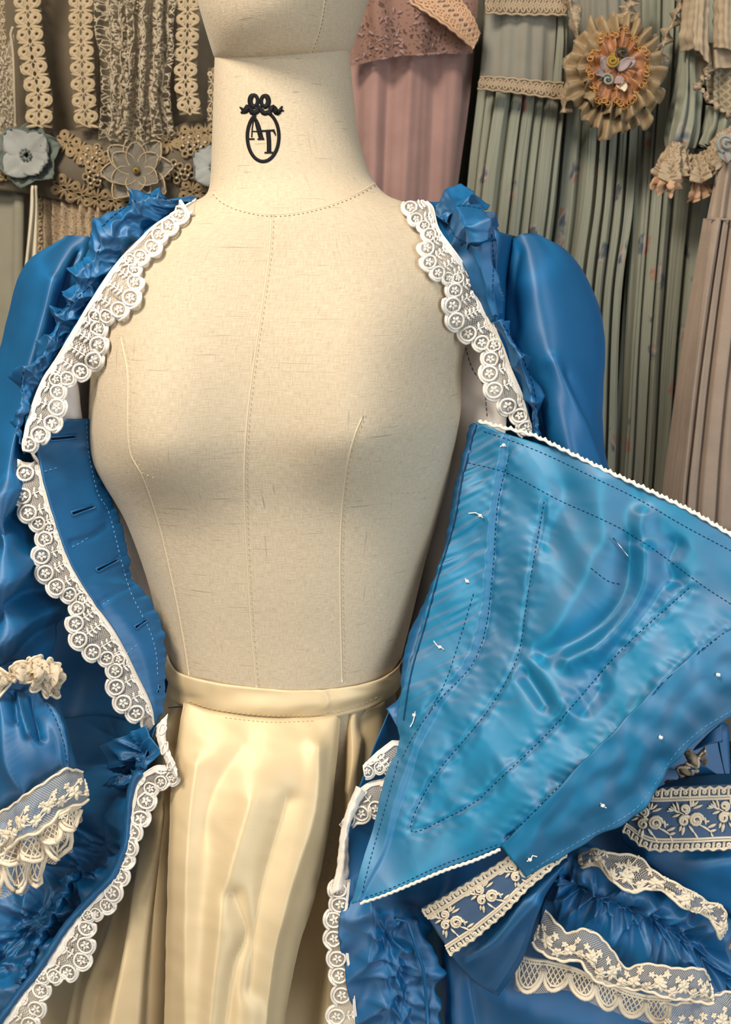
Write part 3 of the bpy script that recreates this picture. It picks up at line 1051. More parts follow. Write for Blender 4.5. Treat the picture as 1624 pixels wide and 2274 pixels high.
for v in (0.02, 0.12, 0.98):
    T.add(co.at(uu, np.full(60, v) + 0.02 * np.sin(uu * 60), 0.001), 0.0017)
T.build('collar_edge', M['peach'], D2)
for k in range(13):
    T = Tubes(5)
    u0 = (k + .5) / 13
    for v0, r0 in ((0.3, .034), (0.55, .034), (0.8, .034)):
        a = np.linspace(0, 2 * np.pi, 12, endpoint=False)
        T.add(co.at(u0 + (0.034 if v0 == 0.55 else 0) + 0.036 * np.cos(a), v0 + 0.13 * np.sin(a), np.full(12, 0.001)), 0.0016, closed=True)
        for j in range(4):
            aa = j * 1.57 + .6
            T.leaf(co.at(np.array([u0]), np.array([v0]), np.array([.001]))[0], co.at(np.array([u0 + 0.033 * math.cos(aa)]), np.array([v0 + 0.12 * math.sin(aa)]), np.array([.001]))[0], 0.0014)
    T.build('crochet_motif', M['peach'], D2)

# ---- the sage floral dress with the rosette
D3 = thing('sage_dress', 'pleated sage green floral dress with lace bands and a gathered ribbon rosette', 'dress', (0.35, 1.38, 0.9))
cloth('gap_shade_sheet', [[(1010, -60, 1.47), (1010, 300, 1.47), (980, 700, 1.47), (960, 1300, 1.47), (882, 2300, 1.47)], [(1660, -60, 1.47), (1660, 300, 1.47), (1640, 700, 1.47), (1620, 1300, 1.47), (1496, 2300, 1.47)]], M['sage_shade'], D3, 30, 60, disp=lambda u, v, U, V, X, Y: 0.008 * np.sin(v * 70))  # dark sheet behind the pleats, recess shade put into its colour
cloth('pleated_skirt', [[(1058, 195, 1.40), (1030, 430, 1.40), (1010, 700, 1.40), (992, 1300, 1.40), (912, 2300, 1.40)], [(1150, 190, 1.375), (1120, 430, 1.37), (1095, 700, 1.36), (1070, 1300, 1.36), (985, 2300, 1.36)], [(1256, 205, 1.39), (1232, 430, 1.38), (1205, 700, 1.37), (1178, 1300, 1.37), (1085, 2300, 1.37)]],
      M['sage'], D3, 110, 190, disp=pleats(4, 0.045, 0.17, 0.022))
cloth('pleated_skirt', [[(1240, 215, 1.43), (1218, 450, 1.42), (1192, 700, 1.42), (1168, 1300, 1.42), (1076, 2300, 1.42)], [(1340, 150, 1.41), (1322, 450, 1.40), (1295, 700, 1.39), (1268, 1300, 1.39), (1169, 2300, 1.39)], [(1430, 60, 1.40), (1408, 450, 1.38), (1378, 700, 1.37), (1350, 1300, 1.37), (1245, 2300, 1.37)]],
      M['sage'], D3, 110, 170, disp=pleats(9, 0.08, 0.34, 0.034))
cloth('pleated_skirt', [[(1425, -60, 1.42), (1424, 200, 1.41), (1385, 700, 1.40), (1345, 1300, 1.40), (1240, 2300, 1.40)], [(1480, -60, 1.39), (1470, 200, 1.38), (1432, 700, 1.37), (1395, 1300, 1.37), (1287, 2300, 1.37)], [(1580, -60, 1.41), (1575, 200, 1.40), (1530, 700, 1.39), (1480, 1300, 1.39), (1366, 2300, 1.39)]],
      M['sage'], D3, 110, 170, disp=pleats(15, 0.07, 0.28, 0.028))
yk = cloth('sheer_panel', [[(1072, -40, 1.37), (1074, 60, 1.37), (1064, 195, 1.37)], [(1160, -40, 1.355), (1160, 60, 1.355), (1155, 195, 1.355)], [(1236, -40, 1.365), (1234, 60, 1.365), (1226, 205, 1.365)]], M['sage_plain'], D3, 24, 40,
           disp=lambda u, v, U, V, X, Y: 0.002 * np.sin(v * 26) + 0.0012 * pn(v * 30, u * 2, 5))
cloth('sheer_panel', [[(1225, -40, 1.38), (1226, 90, 1.38), (1218, 210, 1.38)], [(1245, -40, 1.36), (1248, 90, 1.36), (1240, 215, 1.36)], [(1262, 40, 1.38), (1262, 130, 1.38), (1254, 215, 1.38)]], M['sage'], D3, 24, 40, disp=pleats(3, 0.2, 0.4, 0.010))
cloth('back_panel', [[(1262, -40, 1.44), (1262, 160, 1.44)], [(1340, -40, 1.42), (1345, 160, 1.42)], [(1425, -40, 1.43), (1425, 160, 1.43)]], M['sage_plain'], D3, 20, 30, disp=lambda u, v, U, V, X, Y: 0.003 * np.sin(v * 40))
mp3 = MPP(1.35)


def crochet_band(path0, path1, Y0, n, mat, parent):
    S = cloth('lace_band', [[(x, y, Y0) for x, y in path0], [(x, y, Y0) for x, y in path1]], M['beige_net'], parent, 40, 8, thick=0)
    T = Tubes(5)
    uu = np.linspace(0, 1, 80)
    for v in (0.03, 0.97):
        T.add(S.at(uu, v + 0.03 * np.sin(uu * n * 6.28), np.full(80, .001)), 0.0014)
    for s in (0, .5):
        T.add(S.at(uu, 0.5 + 0.36 * np.sin(6.283 * (uu * n / 1.0 + s)), np.full(80, .001)), 0.0013)
    T.build('band_cord', mat, S.obj)
    for k in range(n):
        T = Tubes(5)
        for off, v0 in ((.25, .5), (.75, .5)):
            c = (k + off) / n
            for j in range(5):
                a = j * 1.257
                T.leaf(S.at(np.array([c]), np.array([v0]), np.array([.0012]))[0], S.at(np.array([c + 0.30 / n * math.cos(a)]), np.array([v0 + 0.26 * math.sin(a)]), np.array([.0012]))[0], 0.0016)
        T.build('band_flower', mat, S.obj)
    return S


M['beige_net'] = net('beige_net', (0.30, 0.23, 0.15), 0.45, 420)
crochet_band([(1078, -6), (1160, -8), (1240, -6), (1262, -2)], [(1078, 30), (1160, 34), (1232, 34), (1258, 36)], 1.345, 7, M['beige_lace'], D3)
crochet_band([(1066, 170), (1120, 172), (1180, 178), (1252, 184)], [(1060, 198), (1120, 204), (1180, 212), (1248, 222)], 1.342, 7, M['beige_lace'], D3)
# ruffled lace edging curving down beside the panel and up to the rosette
for path, w in (([(1262, -30), (1272, 30), (1284, 70), (1280, 110), (1266, 150), (1262, 210), (1252, 250)], 26), ([(1410, -30), (1396, 20), (1378, 45)], 34), ([(1520, -20), (1500, 40), (1480, 80), (1466, 130)], 22)):
    q = smooth(path, 40)
    cloth('lace_edging', [[(x - w * .5, y, 1.345) for x, y in q], [(x, y, 1.325) for x, y in q], [(x + w * .5, y, 1.34) for x, y in q]], M['lacy_beige'], D3, 60, 12,
          disp=lambda u, v, U, V, X, Y: 0.005 * np.sin(u * 24 + 3 * v + 2 * pn(u * 6, v, 3)) * np.abs(v - .4) * 2 + 0.002 * pn(u * 20, v * 4, 2))
# rosette: old-gold frills, amber satin frill with gilt loops, ribbon buds
RC = P(1368, 165, 1.305)
EX, EZ = np.array([1.0, 0, 0]), np.array([0, 0.24, 0.97])


def frill(name, c, r0, r1, ax, az, waves, amp, mat, parent, seed, depth0=0.0, lift=0.02):
    nr, nt = 12, 160
    t = np.linspace(0, 1, nr)[:, None]
    th = np.linspace(0, 2 * np.pi, nt)[None]
    ro = r1 * (1 + 0.10 * pn(np.cos(th) * 2.3 + 5, np.sin(th) * 2.3 + 5, seed) * 2 + 0.05 * np.sin(th * waves * .5))
    r = r0 + (ro - r0) * t
    z = depth0 - lift * np.sin(t * 2.2) + amp * t * np.sin(th * waves + 2.5 * pn(np.cos(th) * 2, np.sin(th) * 2, seed + 1)) + 0.9 * amp * pn(np.cos(th) * 7, np.sin(th) * 9 + t * 3, seed)
    g = c + (ax * r * np.cos(th))[..., None] * EX + (az * r * np.sin(th))[..., None] * EZ + z[..., None] * np.array([0, 0.97, -0.24])
    S = Surf(g)
    F = grid_faces(nr, nt)
    F = F[:, ::-1] if S.flip else F
    o = make(name, g.reshape(-1, 3), F, mat, parent)
    m_ = o.modifiers.new('thickness', 'SOLIDIFY')
    m_.thickness = 0.0007
    S.obj = o
    return S


ros = make('rosette', [tuple(RC + 0.02 * math.cos(a) * EX + 0.02 * math.sin(a) * EZ + np.array([0, .012, 0])) for a in np.linspace(0, 6.28, 12, endpoint=False)], [tuple(range(12))], M['moss'], D3, label='ribbon rosette with an amber centre')
frill('frill', RC, 0.018, 0.068, 0.86, 1.10, 26, 0.008, M['old_gold'], ros, 3, 0.010, 0.010)
frill('frill', RC + np.array([0.003, 0, 0.004]), 0.018, 0.058, 0.86, 1.08, 21, 0.009, M['old_gold'], ros, 5, 0.002, 0.014)
fr = frill('frill', RC + np.array([-0.002, 0, -0.001]), 0.008, 0.039, 0.84, 1.14, 13, 0.006, M['amber'], ros, 8, -0.008, 0.012)
frill('frill', RC + np.array([-0.002, -0.012, -0.001]), 0.001, 0.022, 0.84, 1.1, 9, 0.005, M['amber'], ros, 12, -0.006, 0.006)
T = Tubes(4)
for k in range(64):
    th = k / 64 * 2 * math.pi
    c = fr.G[-1, int(k / 64 * 159)] + np.array([0, -0.002, 0])
    a = np.linspace(0, 2 * np.pi, 8, endpoint=False) + k
    T.add(c + 0.0032 * np.cos(a)[:, None] * EX + 0.0032 * np.sin(a)[:, None] * EZ + (0.002 * np.sin(a + k))[:, None] * np.array([0, 1, 0]), 0.0009, closed=True, up=(0, 1, 0))
T.build('gilt_loops', M['gilt'], ros, kind='stuff')


def bud(c, r, mat, parent, turns=2.3, name='ribbon_bud'):
    a = np.linspace(0, turns * 2 * np.pi, 40)
    rad = r * (0.15 + 0.85 * a / a[-1])
    p = c + (rad * np.cos(a))[:, None] * EX + (rad * np.sin(a))[:, None] * EZ + (0.5 * r * (1 - a / a[-1]))[:, None] * np.array([0, -1, 0])
    return Tubes(6).add(p, r * 0.20, flat=1.6, up=(0, 1, 0)).build(name, mat, parent)


def rc(px, py, d=0.0):
    return P(px, py, 1.305 - 0.024 - d)


bud(rc(1359, 136), 0.0085, M['mustard'], ros)
bud(rc(1383, 119), 0.0080, M['moss'], ros, 1.6)
bud(rc(1349, 178, .004), 0.0082, M['eau'], ros, 1.5)
for (x, y, a, r, m_) in ((1350, 158, 2.2, .016, 'mauve'), (1372, 155, 0.6, .016, 'mauve'), (1362, 172, -0.8, .014, 'mauve'), (1374, 178, -1.3, .018, 'ribbon'), (1345, 160, 3.6, .014, 'mauve'), (1385, 145, 0.2, .013, 'mauve')):
    petal('ribbon_petal', rc(x, y), a, 0.0, r, 0.006, M[m_], ros, 0.5, 0.5, n=7)

# ---- the pale blouse, its gathered sleeves and frills
D4 = thing('gauze_blouse', 'ecru gauze blouse with ragged hem over gathered sage sleeves with peach frills', 'blouse', (0.5, 1.3, 1.2))
cloth('gauze_layer', [[(1525, -50, 1.32), (1514, 40, 1.32), (1508, 85, 1.32), (1512, 116, 1.325)], [(1555, -50, 1.28), (1548, 40, 1.28), (1545, 85, 1.28), (1548, 112, 1.285)], [(1580, -50, 1.29), (1578, 50, 1.29), (1577, 100, 1.29), (1580, 150, 1.29)]],
      M['ecru'], D4, 40, 40, disp=lambda u, v, U, V, X, Y: 0.003 * pn(u * 9, v * 4, 4) + 0.002 * np.sin(v * 30))
cloth('gauze_layer', [[(1584, -50, 1.30), (1586, 50, 1.30), (1585, 105, 1.30)], [(1615, -50, 1.275), (1612, 50, 1.275), (1614, 108, 1.275)], [(1680, -50, 1.29), (1680, 50, 1.29), (1680, 120, 1.29)]], M['ecru'], D4, 40, 30,
      disp=lambda u, v, U, V, X, Y: 0.003 * pn(u * 9, v * 4, 6) + 0.002 * np.sin(v * 28))
cloth('gauze_layer', [[(1570, 95, 1.31), (1572, 130, 1.31), (1570, 165, 1.31)], [(1600, 95, 1.30), (1600, 130, 1.30), (1604, 150, 1.30)], [(1680, 95, 1.31), (1680, 130, 1.31), (1680, 160, 1.31)]], M['ecru'], D4, 30, 30, disp=lambda u, v, U, V, X, Y: 0.003 * np.sin(v * 20) + .002 * pn(v * 12, u * 3, 2))
M['gauze_sheer'] = net('sheer_ecru_gauze', (0.36, 0.29, 0.19), 0.55, 300)
cloth('gauze_layer', [[(1575, 140, 1.335), (1572, 185, 1.335), (1576, 225, 1.335)], [(1605, 140, 1.32), (1602, 190, 1.32), (1604, 245, 1.32)], [(1680, 140, 1.33), (1680, 190, 1.33), (1680, 275, 1.33)]], M['gauze_sheer'], D4, 30, 30, thick=0, disp=lambda u, v, U, V, X, Y: 0.005 * np.sin(v * 22) + .003 * pn(v * 12, u * 3, 2))
for path, w in (([(1548, 108), (1562, 112), (1570, 130), (1574, 145), (1568, 160), (1574, 172), (1560, 176), (1556, 188), (1540, 188)], 9), ([(1540, 190), (1556, 196), (1570, 215), (1590, 236), (1606, 246), (1640, 268)], 11)):
    cloth('frayed_edge', [[(x, y - w * .5, 1.31) for x, y in path], [(x + 1, y, 1.303) for x, y in path], [(x, y + w * .5, 1.31) for x, y in path]], M['lacy_beige'], D4, 60, 7, disp=lambda u, v, U, V, X, Y: 0.003 * np.sin(u * 26 + 2 * pn(u * 7, v, 2)) + 0.002 * pn(u * 24, v * 3, 1))
cloth('cuff_lining', [[(1542, 112, 1.34), (1540, 150, 1.34), (1536, 185, 1.34)], [(1575, 112, 1.34), (1572, 150, 1.34), (1560, 185, 1.34)]], M['ecru'], D4, 16, 12, disp=lambda u, v, U, V, X, Y: 0.001 * np.sin(u * 70))
cloth('sleeve', [[(1512, 90, 1.36), (1505, 180, 1.36), (1492, 250, 1.35), (1485, 300, 1.34), (1488, 325, 1.335)], [(1530, 90, 1.33), (1528, 180, 1.325), (1522, 250, 1.315), (1512, 300, 1.31), (1506, 325, 1.315)], [(1562, 150, 1.35), (1562, 200, 1.35), (1560, 250, 1.345), (1550, 300, 1.335), (1540, 330, 1.33)]],
      M['sage'], D4, 50, 70, disp=lambda u, v, U, V, X, Y: 0.006 * np.sin(v * 30 + 2 * pn(v * 4, u * 2, 3)) * (0.4 + 0.8 * u) + 0.0015 * pn(v * 40, u * 3, 2))
cloth('sleeve', [[(1576, 235, 1.35), (1568, 280, 1.345), (1552, 325, 1.335)], [(1600, 240, 1.32), (1594, 280, 1.315), (1580, 325, 1.31)], [(1670, 250, 1.34), (1670, 290, 1.34), (1660, 340, 1.34)]],
      M['sage'], D4, 40, 60, disp=lambda u, v, U, V, X, Y: 0.006 * np.sin(v * 34 + 2 * pn(v * 4, u * 2, 3)) + 0.0015 * pn(v * 40, u * 3, 2))
cloth('armhole_shadow', [[(1556, 190, 1.38), (1550, 330, 1.38)], [(1590, 190, 1.38), (1590, 330, 1.38)]], M['gap'], D4, 8, 6)  # dark sheet painted in for the shade between the sleeves
rf = lambda s, k, a: (lambda u, v, U, V, X, Y: a * v * np.sin(u * k + 2.2 * pn(u * 5, v * 2, s)) + a * 0.5 * pn(u * 11, v * 7, s))
for rails, s, m_ in (([[(1484, 316, 1.325), (1505, 314, 1.305), (1530, 330, 1.32)], [(1466, 360, 1.315), (1496, 362, 1.29), (1530, 362, 1.31)], [(1454, 392, 1.31), (1488, 402, 1.285), (1526, 384, 1.31)]], 3, 'beige_lace'),
                  ([[(1474, 372, 1.315), (1496, 378, 1.30), (1524, 374, 1.315)], [(1450, 402, 1.31), (1484, 408, 1.29), (1512, 398, 1.31)], [(1446, 414, 1.31), (1492, 430, 1.30), (1502, 404, 1.31)]], 4, 'peach'),
                  ([[(1526, 340, 1.325), (1550, 342, 1.31), (1580, 326, 1.32)], [(1528, 372, 1.315), (1556, 372, 1.295), (1592, 352, 1.31)], [(1522, 398, 1.315), (1560, 404, 1.29), (1604, 376, 1.31)]], 6, 'beige_lace'),
                  ([[(1570, 335, 1.31), (1590, 300, 1.295), (1630, 275, 1.30)], [(1578, 350, 1.30), (1600, 330, 1.275), (1640, 300, 1.29)], [(1590, 374, 1.30), (1610, 368, 1.28), (1650, 352, 1.29)]], 8, 'beige_lace'),
                  ([[(1538, 398, 1.33), (1550, 400, 1.32), (1562, 396, 1.33)], [(1538, 425, 1.32), (1552, 428, 1.31), (1574, 410, 1.325)], [(1536, 445, 1.325), (1556, 446, 1.31), (1580, 422, 1.325)]], 9, 'peach')):
    cloth('frill', rails, M['lacy_beige' if m_ == 'beige_lace' else m_], D4, 70, 22, disp=rf(s, 26, 0.010))
bud(P(1612, 318, 1.262), 0.011, M['duck_egg'], D4, 1.7)
petal('ribbon_petal', P(1604, 330, 1.265), 4.9, 0, 0.02, 0.007, M['duck_egg'], D4, 0.4, 0.4)
petal('ribbon_petal', P(1618, 336, 1.263), 4.6, 0, 0.016, 0.006, M['pink'], D4, 0.4, 0.4)

# ---- the taupe pleated skirt
D5 = thing('taupe_skirt', 'taupe crepe skirt in soft pleats beside the sage dress', 'skirt', (0.6, 1.27, 0.9))
cloth('yoke', [[(1606, 360, 1.30), (1590, 430, 1.30), (1577, 490, 1.295)], [(1625, 350, 1.275), (1612, 430, 1.275), (1604, 490, 1.27)], [(1700, 340, 1.29), (1700, 430, 1.29), (1700, 490, 1.29)]], M['taupe'], D5, 30, 50, disp=lambda u, v, U, V, X, Y: 0.006 * np.sin(v * 30))
cloth('skirt', [[(1576, 486, 1.315), (1540, 720, 1.31), (1508, 960, 1.305), (1478, 1250, 1.30), (1418, 2200, 1.30)], [(1590, 486, 1.275), (1556, 720, 1.27), (1524, 960, 1.262), (1494, 1250, 1.255), (1434, 2200, 1.255)], [(1640, 486, 1.27), (1610, 720, 1.26), (1585, 960, 1.25), (1565, 1250, 1.245), (1502, 2200, 1.245)], [(1740, 486, 1.28), (1720, 720, 1.275), (1700, 960, 1.27), (1690, 1250, 1.26), (1622, 2200, 1.26)]],
      M['taupe'], D5, 60, 150, disp=pleats(21, 0.12, 0.22, 0.026, 0.0006))
Tubes(6).add([P(x, 487, 1.262) for x in (1577, 1600, 1640, 1700)], 0.0011).build('waist_seam', M['taupe'], D5)
# a dark wool garment low down by the corner, with a tufted flower
D6 = thing('brown_wool_coat', 'grey-brown wool coat with a tufted blue flower low beside the gown', 'coat', (0.55, 1.2, 0.6))
cw = cloth('coat_front', [[(1440, 1180, 1.27), (1420, 1500, 1.25), (1400, 1900, 1.23)], [(1560, 1180, 1.23), (1550, 1500, 1.21), (1540, 1900, 1.19)], [(1740, 1180, 1.25), (1730, 1500, 1.23), (1720, 1900, 1.21)]], M['dull_brown'], D6, 40, 40, disp=lambda u, v, U, V, X, Y: 0.008 * np.sin(v * 9 + 1))
M['tuft_green'] = plain('dark_green_wool', (0.02, 0.035, 0.012), 0.95, 0.1)
M['tuft_blue'] = plain('navy_wool', (0.03, 0.045, 0.13), 0.95, 0.1)
for (x, y, rx, m_, nm) in ((1618, 1662, 16, 'tuft_green', 'tuft_leaf'), (1616, 1698, 19, 'tuft_blue', 'tuft_flower'), (1604, 1722, 13, 'tuft_green', 'tuft_leaf'), (1622, 1726, 13, 'tuft_green', 'tuft_leaf')):
    T = Tubes(4)
    for k in range(60):
        a, d = k * 2.4, rx * math.sqrt((k + .5) / 60)
        c = cw.drop(x + d * math.cos(a), y + d * math.sin(a), 0)
        T.leaf(c, c + np.array([rr.uniform(-.003, .003), -0.010, rr.uniform(-.003, .003)]), 0.0013)
    T.build(nm, M[m_], D6)
# ---------------------------------------------------------------- the ivory petticoat on the form
D7 = thing('ivory_petticoat', 'ivory taffeta petticoat with a stitched waistband worn on the linen dress form', 'skirt', (0.0, YC, 0.45))


def on_body(pts, h=0.004, fb=0.9):
    return [BODY.drop(x, y, h, fb) for x, y in pts]


wb_top = [(376, 1450), (384, 1470), (402, 1489), (440, 1503), (520, 1519), (640, 1530), (750, 1525), (830, 1507), (872, 1484), (890, 1460)]
wb_bot = [(372, 1512), (386, 1540), (412, 1560), (480, 1583), (600, 1596), (720, 1592), (800, 1572), (850, 1548), (876, 1520), (890, 1500)]
wb = cloth('waistband', [on_body(wb_top, 0.003), on_body([((a + c) / 2, (b + d) / 2) for (a, b), (c, d) in zip(wb_top, wb_bot)], 0.006), on_body(wb_bot, 0.005)], M['ivory'], D7, 90, 14, world3=True,
           disp=lambda u, v, U, V, X, Y: 0.0012 * pn(u * 14, v * 2.5, 4) + fold(X, Y, [(715, 1535), (728, 1556), (722, 1570)], 7, 0.002) - fold(X, Y, [(738, 1530), (736, 1560)], 6, 0.0015) + 0.0012 * np.sin(v * 6 + u * 9), thick=0.0012)
stitches('topstitching', wb, [[(420, 1557), (480, 1576), (600, 1589), (720, 1585), (800, 1565), (846, 1544)]], M['thread_cream'], wb.obj, 7, 4)


def taff(seed, a=0.0012):
    return lambda u, v, U, V, X, Y: a * ridge(X / 130 + Y / 300, Y / 60 - X / 120, seed) * 0.3 + a * pn(X / 160, Y / 110, seed + 1)


fp = cloth('front_panel', [
    [(408, 1560, .824), (394, 1640, .806), (380, 1760, .785), (374, 1900, .765), (370, 2100, .745), (362, 2330, .728), (340, 2700, 0.698), (308, 3350, 0.668)],
    [(424, 1565, .818), (412, 1640, .797), (398, 1760, .772), (392, 1900, .750), (390, 2100, .730), (384, 2330, .712), (365, 2700, 0.682), (336, 3350, 0.652)],
    [(490, 1582, .812), (480, 1660, .785), (466, 1780, .762), (460, 1920, .742), (452, 2100, .722), (446, 2330, .702), (433, 2700, 0.672), (415, 3350, 0.642)],
    [(590, 1594, .808), (584, 1680, .780), (575, 1800, .757), (565, 1940, .737), (550, 2100, .718), (535, 2330, .698), (532, 2700, 0.668), (528, 3350, 0.638)],
    [(690, 1593, .812), (680, 1680, .786), (664, 1800, .764), (636, 1940, .746), (606, 2100, .728), (575, 2330, .708), (576, 2700, 0.678), (579, 3350, 0.648)],
    [(740, 1588, .818), (728, 1700, .793), (714, 1820, .776), (684, 1960, .758), (650, 2100, .742), (618, 2330, .722), (624, 2700, 0.692), (633, 3350, 0.662)],
    [(757, 1588, .824), (744, 1720, .802), (734, 1817, .790), (697, 2000, .768), (661, 2122, .756), (630, 2330, .738), (637, 2700, 0.708), (648, 3350, 0.678)]],
    M['ivory'], D7, 200, 110, thick=0.0008,
    disp=lambda u, v, U, V, X, Y: taff(3, .0016)(u, v, U, V, X, Y)
    + fold(X, Y, [(700, 1660), (690, 1800), (640, 1960), (600, 2120), (575, 2330)], 22, 0.007)
    + fold(X, Y, [(560, 1780), (510, 1960), (490, 2100), (470, 2330)], 34, 0.008)
    - fold(X, Y, [(520, 1990), (545, 2080), (520, 2150), (500, 2290)], 20, 0.007)
    + fold(X, Y, [(440, 1700), (420, 1900), (418, 2330)], 26, 0.006)
    - fold(X, Y, [(640, 1780), (580, 2000), (560, 2200)], 26, 0.006)
    - fold(X, Y, [(550, 1640), (470, 1760), (450, 1850)], 40, 0.004)
    + 0.003 * np.sin(v * 24) * sstep(0.2, 1, u))
stitches('topstitching', fp, [[(500, 1594), (600, 1604), (700, 1601)]], M['thread_cream'], fp.obj, 5, 5)
cloth('side_panel', [
    [(735, 1585, .85), (715, 1820, .84), (660, 2050, .825), (600, 2330, .80), (604, 2700, 0.770), (610, 3350, 0.740)],
    [(775, 1580, .832), (765, 1800, .818), (735, 2040, .805), (700, 2330, .782), (715, 2700, 0.752), (737, 3350, 0.722)],
    [(810, 1570, .836), (815, 1800, .818), (800, 2040, .802), (770, 2330, .780), (792, 2700, 0.750), (826, 3350, 0.720)],
    [(872, 1540, .872), (880, 1750, .86), (890, 2040, .84), (900, 2330, .83), (936, 2700, 0.800), (991, 3350, 0.770)]], M['ivory'], D7, 150, 60,
    disp=lambda u, v, U, V, X, Y: taff(6)(u, v, U, V, X, Y) + fold(X, Y, [(800, 1640), (780, 1750)], 14, 0.006) + 0.004 * np.sin(v * 16 + 1))
cloth('side_panel', [
    [(430, 1570, .85), (410, 1760, .83), (404, 2000, .81), (400, 2330, .785), (382, 2700, 0.755), (357, 3350, 0.725)],
    [(396, 1556, .848), (366, 1740, .812), (350, 1960, .782), (300, 2330, .742), (272, 2700, 0.712), (230, 3350, 0.682)],
    [(384, 1545, .86), (350, 1740, .84), (310, 1960, .800), (200, 2330, .765), (161, 2700, 0.735), (103, 3350, 0.705)],
    [(376, 1530, .88), (330, 1740, .86), (260, 1960, .84), (90, 2330, .80), (39, 2700, 0.770), (-35, 3350, 0.740)],
    [(372, 1525, .90), (310, 1740, .90), (200, 1960, .89), (-60, 2330, .88), (-126, 2700, 0.850), (-226, 3350, 0.820)]], M['ivory'], D7, 180, 90,
    disp=lambda u, v, U, V, X, Y: taff(9)(u, v, U, V, X, Y) + fold(X, Y, [(380, 1600), (352, 1720), (330, 1900), (300, 2100), (250, 2330)], 14, 0.010) - fold(X, Y, [(362, 1800), (345, 2000), (330, 2300)], 12, 0.006)
    + fold(X, Y, [(290, 1960), (255, 2080), (205, 2200), (180, 2330)], 13, 0.009) + fold(X, Y, [(240, 2020), (195, 2140), (150, 2330)], 10, 0.007) + 0.004 * np.sin(v * 21) * u)
cloth('back_panel', [[(375, 1525, .92), (250, 1900, .98), (100, 2330, 1.0), (50, 2700, 0.970), (-23, 3350, 0.940)], [(640, 1500, 1.0), (600, 1900, 1.1), (560, 2330, 1.15), (560, 2700, 1.120), (560, 3350, 1.090)], [(890, 1520, .92), (930, 1900, .96), (960, 2330, .98), (1002, 2700, 0.950), (1067, 3350, 0.920)]], M['ivory'], D7, 40, 50,
      disp=lambda u, v, U, V, X, Y: 0.008 * np.sin(v * 40) * u)
Tz = Tubes(4)
Tz.add(np.array([P(x, y, .835) for x, y in ((374, 1572), (392, 1570), (409, 1570))]), 0.0005)
Tz.build('hook_thread', M['thread_blue'], D7)
# ---------------------------------------------------------------- the blue gown
GW = thing('blue_gown', 'open blue taffeta gown with white lace edges, ruched trimming and a loose stomacher', 'gown', (0.0, YC + 0.1, 0.5))


def silkw(seed, a=0.0010, s=1.0):
    return lambda u, v, U, V, X, Y: 1.3 * a * fbm(X / (150 * s), Y / (150 * s), seed, 2) + 0.22 * a * ridge(X / (110 * s) + Y / (260 * s), Y / (80 * s) - X / (200 * s), seed + 2)


def ruche(pts, R, A, k, seed, X, Y):
    """gathered cloth: pinched in at pts, folds running out of each pinch, puffing between"""
    r = np.random.RandomState(seed)
    out = np.zeros(X.shape)
    dm = np.full(X.shape, 1e9)
    for (a, b) in pts:
        d = np.hypot(X - a, Y - b)
        th = np.arctan2(Y - b, X - a)
        dm = np.minimum(dm, d)
        ph = r.uniform(0, 6.28)
        w = np.exp(-(d / R) ** 2) * np.clip(d / (0.25 * R), 0, 1)
        out += 0.42 * A * crisp(k * th + ph + 0.8 * np.sin(2 * th + ph)) * w
    return out + A * (1 - np.exp(-(dm / (0.55 * R)) ** 2)) - A * 0.6


def near_Y(rail, px, py):
    r = np.array(rail, float)
    k = np.argmin((r[:, 0] - px) ** 2 + (r[:, 1] - py) ** 2)
    return r[k, 2]


